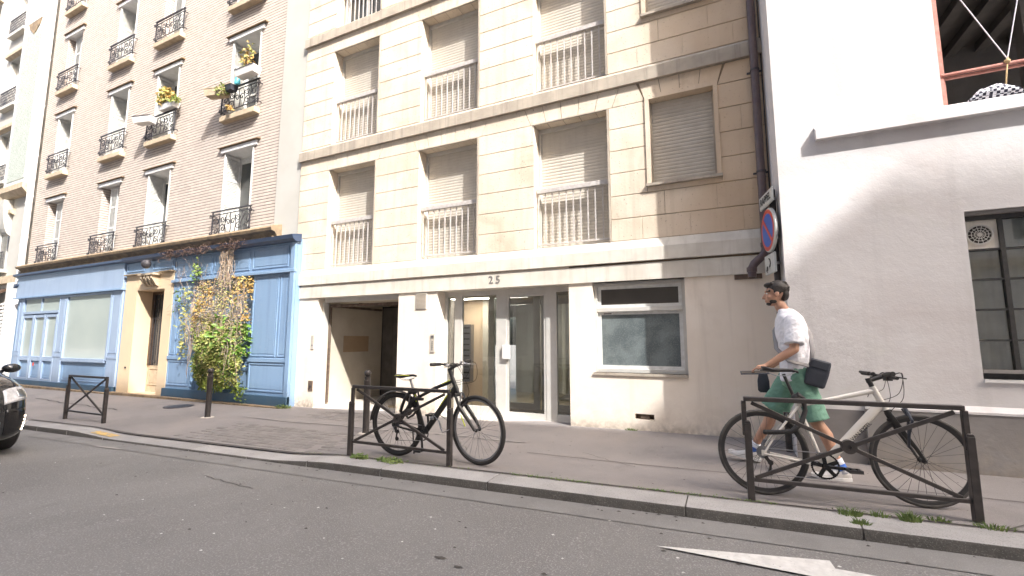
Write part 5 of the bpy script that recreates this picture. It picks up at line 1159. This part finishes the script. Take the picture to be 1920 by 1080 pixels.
for (cx, cz, s_) in ((.925, .705, 1), (.205, .66, -1)):
    for s in (-1, 1): brk.tube([V(cx, s*.012, cz+.01), V(cx+.01*s_, s*.034, cz-.02), V(cx+.004*s_, s*.022, cz-.052)], [.009, .009, .006], 6)
    brk.box(cx-.025, cx+.02, -.026, -.016, cz-.065, cz-.050).box(cx-.02, cx+.02, -.014, .014, cz+.0, cz+.02)
brk.build('brakes', M['black_plastic'], WBk, local=True, smooth=40)
drivetrain(WBk, bb, rh, .100, 'black_gloss', crank=-.04)
MB().tube([V(.47, .05, .22), V(.36, .09, .02)], .008, 8).build('kickstand', M['black_plastic'], WBk, local=True) if False else None
# lock folded on the seat tube, blue and silver cable lock on the front wheel
lk = thing('folded_lock', 'thick black plastic coated lock hanging from the white bicycle seatpost', 'bicycle lock', (.24+.29, 4.505, 0)); 
def wl(mb, ref=WBk): # from bike local to world
    Mx = Matrix.Translation(ref.location) @ ref.rotation_euler.to_matrix().to_4x4(); mb.v = [tuple(Mx @ Vector(v)) for v in mb.v]; return mb
m_ = MB(); m_.tube([(.275, -.02, .80), (.30, -.045, .83), (.335, -.03, .80), (.345, -.02, .70), (.30, -.05, .60), (.22, -.06, .53), (.12, -.06, .52), (.04, -.05, .515)], [.022, .024, .02, .018, .022, .020, .019, .021], 12).ball((.29, -.03, .80), (.045, .035, .04), 10, 8).ball((.03, -.05, .515), (.025, .024, .022), 10, 6)
wl(m_).build('lock_body', M['black_rubber'], lk, smooth=50)
cbk = thing('cable_lock', 'dark blue cable lock looped round the right barrier and the white bicycle front wheel', 'bicycle lock', (1.25, 4.45, .6))
m_ = MB(); m_.tube([(1.02, -.06, .74), (1.0, -.19, .66), (.965, -.20, .56), (.99, -.10, .46), (1.05, .03, .52), (1.06, .03, .66), (1.02, -.06, .74)], .010, 8); m_.bar((1.005, -.06, .745), (1.03, -.07, .69), .03, .03); wl(m_).build('cable', M['navy'], cbk, smooth=45)
# --- black bicycle
x0, y0, x1, y1 = -3.585, 4.41, -2.49, 4.41
zc0, zc1 = zwalk(x0, y0), zwalk(x1, y1)
BK = thing('black_bicycle', 'black mountain style bicycle with lime details locked to the middle barrier', 'bicycle', (x0, y0, zc0), (R(2), -math.atan2(zc1-zc0, 1.1), math.atan2(y1-y0, x1-x0)))
rh, fh, bb = (0, 0, .370), (1.10, 0, .370), (.405, 0, .30); Rw = .370
wheel(BK, None, rh, Rw, .023, 0, 'black_rubber', 'black_plastic', .014, 3); wheel(BK, None, fh, Rw, .023, R(-9), 'black_rubber', 'chrome_dull', .014, 4)
ht, hb = V(.785, 0, .925), V(.845, 0, .785); sc = V(.275, 0, .70)
fr = MB(); fr.tube([hb, ht], [.027, .024], 14); fr.tube([hb+V(-.008,0,.04), V(*bb)], [.030, .029], 14, flat=(1.2, .85)); fr.tube([ht+V(.01,0,-.035), V(.55, 0, .80), sc+V(.0,0,-.03)], [.024, .021, .017], 12); fr.tube([V(*bb), sc+V(-.014,0,.035)], .0175, 12)
for s in (-1, 1):
    fr.tube([sc+V(.0, s*.014, -.06), V(.10, s*.052, .50), V(.008, s*.066, .385)], [.012, .010, .009], 8); fr.tube([V(bb[0]-.03, s*.036, bb[2]), V(.16, s*.055, .335), V(.0, s*.066, .365)], [.014, .011, .010], 8); fr.box(-.018, .022, s*.065-.004, s*.065+.004, .35, .395)
fr.lathe([(.024, -.038), (.024, .038)], 14, bb, 'y'); F2 = fr.build('frame', M['bike_black'], BK, local=True, smooth=45)
ld = MB().tube([ht+V(-.02, -.0225, -.03), V(.66, -.0215, .855)], .0065, 6).tube([V(.30, -.016, .64), V(.275, -.017, .74)], .008, 6); ld.bar(hb+V(-.07, -.0255, -.0), hb+V(-.22, -.0255, -.18), .012, .003); ld.build('lime_accents', M['bike_lime'], F2, local=True, smooth=40)
fk = MB(); cr_ = hb+V(.016, 0, -.045); fk.tube([hb, cr_], .022, 12); fk.tube([cr_+V(0, -.075, 0), cr_+V(0, .075, 0)], .020, 10)
for s in (-1, 1): fk.tube([cr_+V(.0, s*.068, .01), cr_+V(.055, s*.068, -.13)], .0165, 12); fk.tube([cr_+V(.05, s*.068, -.12), V(1.04, s*.066, .46), V(1.098, s*.060, .37)], [.024, .021, .014], 12)
fk.tube([cr_+V(.055, -.065, -.15), cr_+V(.12, 0, -.06), cr_+V(.055, .065, -.15)], .012, 8)
K = fk.build('fork', M['bike_black'], BK, local=True, smooth=45); MB().tube([cr_+V(.085, -.093, -.20), cr_+V(.135, -.09, -.32)], .007, 6).build('fork_decal', M['bike_lime'], K, local=True)
MB().tube([sc+V(-.01, 0, .02), V(.20, 0, .90)], .0145, 12).lathe([(.021, -.014), (.021, .014)], 12, sc+V(-.014, 0, .05)).build('seatpost', M['chrome_dull'], BK, local=True, smooth=40)
saddle(BK, .145, .935, .285, 'black_plastic', 'bike_lime', tilt=.10)
st = MB().tube([ht, ht+V(-.02, 0, .05), ht+V(-.035, 0, .10)], .021, 12).tube([ht+V(-.03, 0, .09), ht+V(.05, 0, .135)], .019, 12).lathe([(.023, -.024), (.023, .024)], 12, ht+V(.055, 0, .138), 'y'); st.build('stem', M['black_plastic'], BK, local=True, smooth=40)
hc = ht+V(.055, 0, .138); q9 = R(-9)
def hp_(x, y, z): return hc+V(x*math.cos(q9)-y*math.sin(q9), x*math.sin(q9)+y*math.cos(q9), z)
hbm = MB().tube([hp_(-.07, -.32, .03), hp_(-.045, -.18, .025), hp_(0, -.06, 0), hp_(0, .06, 0), hp_(-.045, .18, .025), hp_(-.07, .32, .03)], .013, 10); H_ = hbm.build('handlebar', M['black_plastic'], BK, local=True, smooth=40)
for s in (-1, 1):
    MB().tube([hp_(-.05, s*.20, .026), hp_(-.07, s*.33, .031)], .0185, 12).build('grip', M['black_rubber'], H_, local=True, smooth=40)
    MB().tube([hp_(-.03, s*.15, .012), hp_(.03, s*.18, -.0), hp_(.05, s*.28, -.01)], [.009, .007, .005], 8).lathe([(.019, -.02), (.019, .02)], 10, hp_(-.03, s*.14, .02), 'y').ball(hp_(-.01, s*.12, .005), (.022, .025, .018), 8, 6).build('brake_lever', M['metal'], H_, local=True, smooth=40)
cbm = MB()
for (a, b, bul) in ((hp_(.0,-.15,0), cr_+V(.06,0,-.05), .17), (hp_(.0,.15,0), V(.70, .02, .86), .12), (hp_(.0,-.13,0), V(.72, -.02, .85), .20), (hp_(0,.13,0), V(.80, 0, .83), .22)):
    m_ = (a+b)/2+V(bul, 0, -.05); cbm.tube(curve([a, a+V(bul*.7, 0, .02), m_, b+V(bul*.3, 0, .02), b]), .0028, 5)
cbm.build('cables', M['black_rubber'], BK, local=True, smooth=True)
mg = MB(); rs = []
for i in range(20):
    a = PI*(.98-.78*i/19); rr = Rw+.022; rs.append([(rr*math.cos(a), -.028, .37+rr*math.sin(a)-.012), ((rr+.004)*math.cos(a), 0, .37+(rr+.004)*math.sin(a)), (rr*math.cos(a), .028, .37+rr*math.sin(a)-.012), ((rr-.004)*math.cos(a), 0, .37+(rr-.004)*math.sin(a))])
mg.rings(rs).build('mudguard', M['black_plastic'], BK, local=True, smooth=40)
brk = MB()
for (cx, cz) in ((.905, .70), (.21, .675)):
    for s in (-1, 1): brk.tube([V(cx, s*.045, cz-.06), V(cx+.015, s*.05, cz), V(cx+.01, s*.02, cz+.06)], [.010, .009, .006], 6)
brk.build('brakes', M['chrome_dull'], BK, local=True, smooth=40)
MB().ball(cr_+V(.05, -.02, -.02), (.018, .022, .022), 10, 8).build('reflector', M['rust'], BK, local=True, smooth=True)
MB().box(.31, .40, -.05, -.01, .66, .69).bar((.345, -.03, .69), (.335, -.03, .76), .016, .016).build('pump_bracket', M['black_plastic'], BK, local=True)
drivetrain(BK, bb, rh, .085, 'black_plastic', crank=-1.45)
MB().tube([V(.05, .06, .36), V(.16, .09, .33), V(.13, .15, .0)], .009, 8).build('kickstand', M['black_plastic'], BK, local=True, smooth=40)
ul = thing('u_lock', 'black plastic wrapped lock bundle on the black bicycle seatpost', 'bicycle lock', (-3.35, 4.41, .7)); m_ = MB()
m_.tube([(.29, -.03, .76), (.22, -.055, .74), (.17, -.06, .68), (.13, -.06, .60), (.10, -.055, .53), (.13, -.06, .50), (.19, -.06, .55), (.24, -.06, .62), (.30, -.05, .70)], .019, 10).ball((.26, -.03, .765), (.07, .045, .04), 12, 8).ball((.21, -.055, .53), (.055, .035, .045), 10, 8).tube([(.15, -.06, .52), (.22, -.07, .46), (.29, -.06, .50), (.33, -.05, .56)], .014, 8)
wl(m_, BK).build('lock_body', M['black_rubber'], ul, smooth=50)
wr = thing('wire_lock', 'thin steel cable lock tying the black bicycle frame to the barrier post', 'bicycle lock', (-2.9, 4.35, .4)); m_ = MB()
m_.tube([(.52, -.03, .47), (.58, -.06, .50), (.68, -.12, .46), (.76, -.20, .40), (.80, -.23, .37), (.84, -.16, .39), (.76, -.04, .45), (.62, .0, .50)], .006, 6).ball((.53, -.04, .47), (.03, .02, .02), 8, 6); wl(m_, BK).build('cable', M['chrome_dull'], wr, smooth=40)
# ------------------------------------------------------------------ the walking man (faces left, mid stride)
PL = Vector((.58, 5.36, .02)); PZ = zwalk(.6, 5.36)
PE = thing('person', 'man in a white t-shirt and green shorts striding left past the white bicycle', 'person', (PL.x, PL.y, PZ))
def p(x, y, z): return Vector((x-PL.x, y-PL.y, z-PZ))
def limb(mb, pts, rs, n=14, flat=None):
    # dense, smooth path with ball ends
    P_, Q = [], []
    for i in range(len(pts)-1):
        for k in range(4): t_ = k/4; P_.append(pts[i].lerp(pts[i+1], t_)); Q.append(rs[i]*(1-t_)+rs[i+1]*t_)
    P_.append(pts[-1]); Q.append(rs[-1]); mb.tube(P_, Q, n, flat=flat)
    for c, r_ in zip(pts, rs): mb.ball(c, r_*.985, 12, 8)
b = MB()
hipN, hipF = p(.63, 5.275, .96), p(.61, 5.445, .96)
kN, aN = p(.735, 5.235, .525), p(.895, 5.19, .145)
kF, aF = p(.395, 5.50, .565), p(.205, 5.575, .165)
limb(b, [hipN, (hipN+kN)/2+V(-.012,0,0), kN, kN.lerp(aN, .32)+V(.018, 0, .01), kN.lerp(aN, .7), aN], [.090, .078, .056, .057, .042, .036])
limb(b, [hipF, (hipF+kF)/2+V(-.012,0,0), kF, kF.lerp(aF, .32)+V(.02, 0, .005), kF.lerp(aF, .7), aF], [.090, .078, .056, .057, .042, .036])
limb(b, [aN, p(.885, 5.185, .075)], [.036, .034]); limb(b, [aF, p(.20, 5.58, .10)], [.036, .034])
chest, pel = p(.60, 5.36, 1.36), p(.62, 5.36, 1.0)
for z, x, rx, ry in ((.98,.62,.115,.16),(1.08,.615,.108,.15),(1.18,.605,.105,.148),(1.28,.60,.115,.165),(1.38,.595,.12,.18),(1.47,.59,.11,.185),(1.53,.585,.085,.15)): b.ball(p(x, 5.36, z), (rx, ry, .10 if z < 1.4 else .065), 16, 10)
limb(b, [p(.585, 5.36, 1.52), p(.545, 5.36, 1.60), p(.515, 5.36, 1.66)], [.068, .056, .055])
shN, elN, wrN = p(.60, 5.175, 1.485), p(.585, 5.10, 1.215), p(.345, 5.10, 1.055)
shF, elF, wrF = p(.60, 5.545, 1.485), p(.63, 5.62, 1.20), p(.43, 5.60, 1.03)
for sh, el, w_ in ((shN, elN, wrN), (shF, elF, wrF)): limb(b, [sh, (sh+el)/2, el, el.lerp(w_, .35), w_], [.058, .050, .040, .041, .027])
# head
hc_ = p(.475, 5.36, 1.775)
b.ball(hc_+V(.022, 0, .035), (.100, .077, .092), 20, 14); b.ball(hc_+V(-.018, 0, -.035), (.072, .062, .085), 16, 12); b.ball(hc_+V(-.030, 0, -.092), (.045, .044, .032), 12, 8)
b.tube([hc_+V(-.078, 0, .012), hc_+V(-.098, 0, -.018), hc_+V(-.108, 0, -.038), hc_+V(-.085, 0, -.044)], [.010, .013, .017, .012], 8)
b.ball(hc_+V(-.076, 0, .028), (.018, .050, .010), 10, 6); b.ball(hc_+V(-.083, 0, -.066), (.012, .024, .007), 10, 6); b.ball(hc_+V(-.080, 0, -.079), (.012, .021, .008), 10, 6)
for s in (-1, 1): b.ball(hc_+V(.012, s*.080, -.008), (.022, .010, .034), 10, 8, Matrix.Rotation(.25, 3, 'Y')); b.ball(hc_+V(-.055, s*.040, -.030), (.028, .022, .022), 10, 8)
# hands with fingers
def hand(mb, w_, d, side, curl, up=V(0,0,1)):
    d = d.normalized(); s = V(0, side, 0); s = (s-d*s.dot(d)).normalized(); nrm = d.cross(s).normalized()
    if nrm.z > 0: nrm = -nrm            # palm side down
    pc = w_+d*.045
    mb.tube([w_-d*.01, w_+d*.03, w_+d*.075], [.026, .036, .038], 12, flat=(.55, 1.05) if abs(s.z) < .5 else (1.05, .55)); mb.ball(pc+d*.01, (.042, .036, .02), 10, 8)
    L = (.066, .074, .070, .054)
    for i in range(4):
        o_ = pc + d*.038 + s*(-.027+.018*i); L_ = L[i]; pts = [o_-d*.02, o_+d*L_*.42+nrm*curl*.010, o_+d*L_*.75+nrm*curl*.030, o_+d*L_*.86+nrm*curl*.052]; mb.tube(pts, [.0095, .0088, .008, .007], 8); mb.ball(pts[-1], .007, 8, 6)
    o_ = w_+d*.02 - s*.026; pts = [o_, o_+d*.022-s*.014+nrm*.006, o_+d*.048-s*.016+nrm*curl*.018, o_+d*.066-s*.006+nrm*curl*.026]; mb.tube(pts, [.014, .0115, .0095, .008], 8); mb.ball(pts[-1], .008, 8, 6)
dN = (wrN-elN); hand(b, wrN, V(-.97, .0, -.22), 1, .75); hand(b, wrF, V(-.85, -.05, -.5), -1, 1.1)
BODY = blob('body', b, M['skin'], PE, .0058, 5)
# clothes
def shell(name, mb, m, vox=.009, sm_=7, parent=PE, fold=0, seed=0):
    o = blob(name, mb, M[m], parent, vox, sm_)
    if fold:
        me = o.data; ns_ = [v.normal.copy() for v in me.vertices]
        for v, n_ in zip(me.vertices, ns_):
            c = v.co; q = Vector((c.x*7+c.z*5+seed, c.y*7, c.z*9-c.x*6)); w_ = noise.noise(q)*.6 + (1-abs(noise.noise(q*1.9+Vector((4, 1, 7))))*2.4)*.55
            v.co = c + n_*(fold*w_)
        me.update()
    return o
tsh = MB(); prof = [(.905,.625,.150,.182),(.95,.625,.150,.182),(1.02,.62,.142,.178),(1.12,.615,.132,.172),(1.22,.61,.130,.176),(1.32,.603,.138,.190),(1.40,.600,.142,.198),(1.47,.597,.134,.200),(1.53,.590,.120,.182),(1.575,.575,.092,.130),(1.605,.562,.072,.086),(1.618,.557,.066,.072)]
rs = []
for i, (z, x, rx, ry) in enumerate(prof):
    rs.append([p(x + rx*math.cos(a)*(1+.035*math.sin(a*5+z*17)), 5.36+ry*math.sin(a)*(1+.03*math.sin(a*7+z*11)), z+(.012*math.sin(a*3) if i == 0 else 0)) for a in [2*PI*k/28 for k in range(28)]])
tsh.rings(rs)
for sh, el in ((shN, elN), (shF, elF)):
    e_ = sh.lerp(el, .82); limb(tsh, [sh+V(0,0,.0), sh.lerp(el, .45)], [.078, .080]); tsh.tube([sh, sh.lerp(el, .4), e_], [.078, .083, .086], 18)
shell('tshirt', tsh, 'tee', .007, 5, fold=.006)
shr = MB()
for hip, k_, hemt in ((hipN, kN, .96), (hipF, kF, .92)):
    e_ = hip.lerp(k_, hemt); limb(shr, [hip+V(0,0,.02), hip.lerp(k_, .4)], [.108, .108]); shr.tube([hip, hip.lerp(k_, .35), hip.lerp(k_, .65), e_], [.110, .113, .115, .122], 22, flat=(1.08, .98))
for z, x, rx, ry in ((1.02,.622,.138,.168),(.96,.622,.142,.175),(.89,.62,.138,.172)): shr.ball(p(x, 5.36, z), (rx, ry, .09), 18, 10)
shell('shorts', shr, 'green', .008, 5, fold=.007, seed=5)
hr = MB(); hr.ball(hc_+V(.034, 0, .056), (.104, .083, .086), 20, 14); hr.ball(hc_+V(-.045, 0, .095), (.052, .062, .030), 14, 8); hr.ball(hc_+V(.085, 0, -.005), (.045, .064, .070), 14, 10)
for s in (-1, 1): hr.ball(hc_+V(.022, s*.066, .03), (.040, .020, .042), 10, 8)
qh = random.Random(3)
for k in range(60):
    a = qh.uniform(-.4, PI+.4); c_ = hc_+V(.034+.09*math.cos(a)*-1, qh.uniform(-.06, .06), .056+.078*math.sin(a)); hr.ball(c_, qh.uniform(.008, .016), 8, 6)
shell('hair', hr, 'hair', .006, 2)
bd = MB(); bd.ball(hc_+V(-.046, 0, -.098), (.038, .042, .022), 12, 8); bd.ball(hc_+V(-.081, 0, -.058), (.008, .024, .005), 10, 6)
for s in (-1, 1): bd.ball(hc_+V(-.022, s*.050, -.078), (.036, .010, .024), 10, 6)
shell('beard', bd, 'hair', .005, 2)
for s in (-1, 1):
    e = MB().ball(hc_+V(-.074, s*.030, .006), (.010, .014, .009), 10, 8).build('eye', M['white'], PE, local=True, smooth=True); MB().ball(hc_+V(-.081, s*.030, .006), (.004, .006, .006), 8, 6).build('iris', M['ink'], e, local=True)
    MB().tube([hc_+V(-.078, s*.014, .026), hc_+V(-.080, s*.032, .032), hc_+V(-.066, s*.050, .026)], .005, 6).build('eyebrow', M['hair'], PE, local=True)
def shoe(a_, yaw, pitch, y):
    th_ = MB(); rs = []
    for i in range(12):
        t_ = i/11; x = .085-.31*t_; w = .036+.012*math.sin(PI*min(1, t_*1.1)) ; w = w*(1-.45*sm(.8, 1, t_))*(.8+.2*sm(0, .12, t_)); h = .105*(1-sm(.25, .75, t_))+.050*sm(.25, .75, t_); h = h*(1-.45*sm(.88, 1, t_)); h = max(h, .03); zb = .012*sm(.7, 1, t_)
        rs.append([(x, w*math.cos(a), zb+h/2+h/2*math.sin(a)) for a in [2*PI*k/14 for k in range(14)]])
    th_.rings(rs); so = MB(); rs = []
    for i in range(12):
        t_ = i/11; x = .090-.31*t_; w = (.042+.012*math.sin(PI*min(1, t_*1.1)))*(1-.5*sm(.82, 1, t_))*(.78+.22*sm(0, .12, t_)); zb = .014*sm(.7, 1, t_); rs.append([(x, w*c_, zb+z_) for c_, z_ in ((-1, 0), (1, 0), (1.02, .026), (-1.02, .026))])
    so.rings(rs); Mx = Matrix.Translation(a_) @ Matrix.Rotation(yaw, 4, 'Z') @ Matrix.Rotation(pitch, 4, 'Y')
    for mb in (th_, so): mb.v = [tuple(Mx @ Vector(v)) for v in mb.v]
    S_ = blob('shoe', th_, M['shoe'], PE, .006, 3); so.build('sole', M['white'], S_, local=True, smooth=40); return S_
shoe(V(aN.x-.015, aN.y, zwalk(.85, 5.2)-PZ+.002), R(3), 0, 0)
shoe(V(aF.x-.03, aF.y, zwalk(.1, 5.6)-PZ+.030), R(-3), R(9), 0)
for a_, z0_ in ((aN, .10), (aF, .12)):
    up_ = (kN-aN if a_ is aN else kF-aF).normalized(); s_ = MB().tube([a_-up_*.06, a_-up_*.02, a_+up_*.02, a_+up_*.07], [.044, .042, .042, .046], 16).build('sock', M['sock'], PE, local=True, smooth=True)
    MB().tube([a_-up_*.028, a_+up_*.02], .0445, 16, cap=False).build('sock_pattern', M['sock_blue'], s_, local=True, smooth=True)
# things he carries
bg_ = thing('shoulder_bag', 'dark navy cross body bag on the walking man\'s hip', 'bag', (.765, 5.16, .995)); m_ = MB()
rs = []
for z, w, d in ((-.135, .07, .03), (-.12, .085, .04), (0, .09, .045), (.10, .085, .04), (.125, .08, .025)): rs.append([(x_, y_, z) for x_, y_ in ((-w, -d*.7), (-w*.8, -d), (w*.8, -d), (w, -d*.7), (w, d*.7), (w*.8, d), (-w*.8, d), (-w, d*.7))])
m_.rings(rs); RT = Matrix.Rotation(.30, 3, 'Y'); m_.v = [tuple(RT @ Vector(v)) for v in m_.v]; BO = blob('bag_body', m_, M['navy'], bg_, .007, 8)
m_ = MB().box(-.07, .07, -.050, -.040, .04, .115); m_.v = [tuple(RT @ Vector(v)) for v in m_.v]; m_.build('flap', M['navy'], bg_, local=True, bevel=.012)
def bs(x, y, z): return Vector((x-.765, y-5.16, z-.995))
MB().tube([bs(.72, 5.13, 1.10), bs(.75, 5.22, 1.22), bs(.752, 5.34, 1.36), bs(.705, 5.46, 1.50), bs(.63, 5.53, 1.575), bs(.53, 5.51, 1.52), bs(.455, 5.42, 1.40), bs(.45, 5.28, 1.22), bs(.54, 5.175, 1.10), bs(.70, 5.13, 1.06)], .020, 6, flat=(.18, 1)).build('strap', M['strap'], bg_, local=True, smooth=True)
tb = thing('tablet', 'thin dark blue tablet held flat in the walking man\'s hand', 'tablet', (.235, 5.10, .985), (R(6), R(-3), 0)); MB().box(-.125, .125, -.08, .08, -.005, .005).build('tablet_body', M['navy'], tb, local=True, bevel=.003); MB().box(-.115, .115, -.072, .072, .0052, .0065).build('screen', M['black_gloss'], tb, local=True)
jk = thing('dark_pouch', 'small dark cloth pouch in the walking man\'s far hand', 'pouch', (.335, 5.58, .87)); MB().rings([[(x_*w, y_*w*.5, z) for x_, y_ in ((-1,-.7),(-.5,-1),(.5,-1),(1,-.7),(1,.7),(.5,1),(-.5,1),(-1,.7))] for z, w in ((-.12, .035), (-.10, .055), (0, .055), (.08, .04), (.12, .02))]).build('pouch_body', M['navy'], jk, local=True, smooth=50)
# ------------------------------------------------------------------ parked black car at the left edge
CZ = zroad(-9.4, 2.9)
CR = thing('parked_car', 'shiny black hatchback at the left edge with a lit running light', 'car', (-8.62, 2.10, CZ))
ST_ = [(0,.46,.26,.62,.74,.34),(-.05,.66,.22,.70,.86,.50),(-.14,.78,.20,.78,.95,.62),(-.30,.85,.19,.84,1.02,.70),(-.55,.875,.19,.88,1.06,.76),(-.95,.88,.19,.94,1.12,.74),(-1.30,.88,.19,.97,1.32,.66),(-1.65,.88,.19,.98,1.50,.60),(-2.3,.88,.19,.99,1.58,.58),(-3.1,.88,.19,.99,1.55,.58),(-3.7,.86,.20,.93,1.25,.62),(-4.05,.80,.26,.88,.98,.66),(-4.12,.70,.32,.72,.80,.5)]
mb = MB(); rs = []
for x, w, zb, zs_, zt, wr_ in ST_:
    h = [(0, zb), (w*.70, zb), (w*.93, zb+.05), (w*.99, zb+.16), (w, (zb+zs_)/2), (w*.985, zs_-.05), (w*.96, zs_), (wr_+(w*.96-wr_)*.15, zt-.05), (wr_*.85, zt-.01), (wr_*.4, zt+.012), (0, zt+.016)]
    rs.append([(x, y, z) for y, z in h] + [(x, -y, z) for y, z in reversed(h[1:-1])])
body = mb.rings(rs).build('body', M['car'], CR, local=True, smooth=45)
bm_ = bmesh.new(); bm_.from_mesh(body.data); bmesh.ops.recalc_face_normals(bm_, faces=bm_.faces); bm_.to_mesh(body.data); bm_.free(); body.data.shade_smooth()
sbm = body.modifiers.new('s', 'SUBSURF'); sbm.levels = 2; sbm.render_levels = 2
g = MB(); g.add([(-.98,-.70,1.16),(-.98,.70,1.16),(-1.62,.58,1.51),(-1.62,-.58,1.51)], [(0,1,2,3)]); g.build('windscreen', M['glass_dark'], CR, local=True)
def patch(name, m, cx, cy, cz, nyaw, w, h, off=.008, n=8, par=None, taper=0, skew=0):
    mb = MB(); d = Vector((math.cos(nyaw), math.sin(nyaw), 0)); u = Vector((-math.sin(nyaw), math.cos(nyaw), 0)); vs = []
    for i in range(n+1):
        for k in range(n+1):
            a, b_ = i/n-.5, k/n-.5; vs.append(Vector((cx, cy, cz)) + d*.03 + u*(a*w) + V(0, 0, b_*h*(1-taper*(a+.5)) + skew*a))
    mb.add(vs, [(i*(n+1)+k, (i+1)*(n+1)+k, (i+1)*(n+1)+k+1, i*(n+1)+k+1) for i in range(n) for k in range(n)])
    o = mb.build(name, M[m], CR, local=True, smooth=True); sw = o.modifiers.new('w', 'SHRINKWRAP'); sw.target = body; sw.wrap_method = 'NEAREST_SURFACEPOINT'; sw.wrap_mode = 'ABOVE_SURFACE'; sw.offset = off
    so = o.modifiers.new('t', 'SOLIDIFY'); so.thickness = .004; return o
for s in (1, -1):
    patch('headlight', 'headlight', -.20, s*.68, .83, s*R(38), .42, .22, skew=.06*s)
    patch('lamp_lens', 'metal', -.19, s*.70, .83, s*R(40), .12, .12, off=.016)
    patch('air_intake', 'black_gloss', -.10, s*.68, .46, s*R(30), .30, .34); patch('intake_trim', 'chrome_dull', -.05, s*.49, .38, s*R(20), .02, .20, off=.012)
    for k in range(5): patch('running_light', 'drl', -.15-.008*k, s*(.785+.006*k), .33+.045*k, s*R(35), .035, .022, off=.014, n=3)
    mr = MB().ball((-1.30, s*.95, 1.12), (.07, .105, .07), 14, 10).bar((-1.30, s*.86, 1.08), (-1.27, s*.78, 1.04), .04, .04); mr.build('wing_mirror', M['car'], CR, local=True, smooth=True)
    for xw, nm in ((-.80, 'f'), (-3.35, 'r')):
        y_ = s*.78; ty = MB().lathe([(.20, -.10), (.285, -.10), (.312, -.075), (.318, 0), (.312, .075), (.285, .10), (.20, .10)], 32, (xw, y_, .315), 'y').build('wheel', M['black_rubber'], CR, local=True, smooth=35)
        rm = MB().lathe([(.205, s*-.105), (.195, s*-.08), (.06, s*-.095), (.001, s*-.1)], 24, (xw, y_, .315), 'y').build('rim', M['chrome_dull'], ty, local=True, smooth=35) if False else MB().lathe([(.21, 0), (.205, -s*0+ .0)], 8, (xw, y_, .315), 'y').build('rim', M['chrome_dull'], ty, local=True)
        sp_ = MB()
        for k in range(5): a = 2*PI*k/5; sp_.bar((xw, y_+s*.085, .315), (xw+.20*math.cos(a), y_+s*.092, .315+.20*math.sin(a)), .05, .02)
        sp_.build('spokes', M['chrome_dull'], ty, local=True)
patch('grille', 'black_plastic', .0, 0, .46, 0, .80, .14)
MB().box(.008, .02, -.26, .26, .36, .47).build('number_plate', M['sign_white'], CR, local=True, bevel=.003)
patch('lower_intake', 'black_plastic', 0, 0, .30, 0, .9, .08)
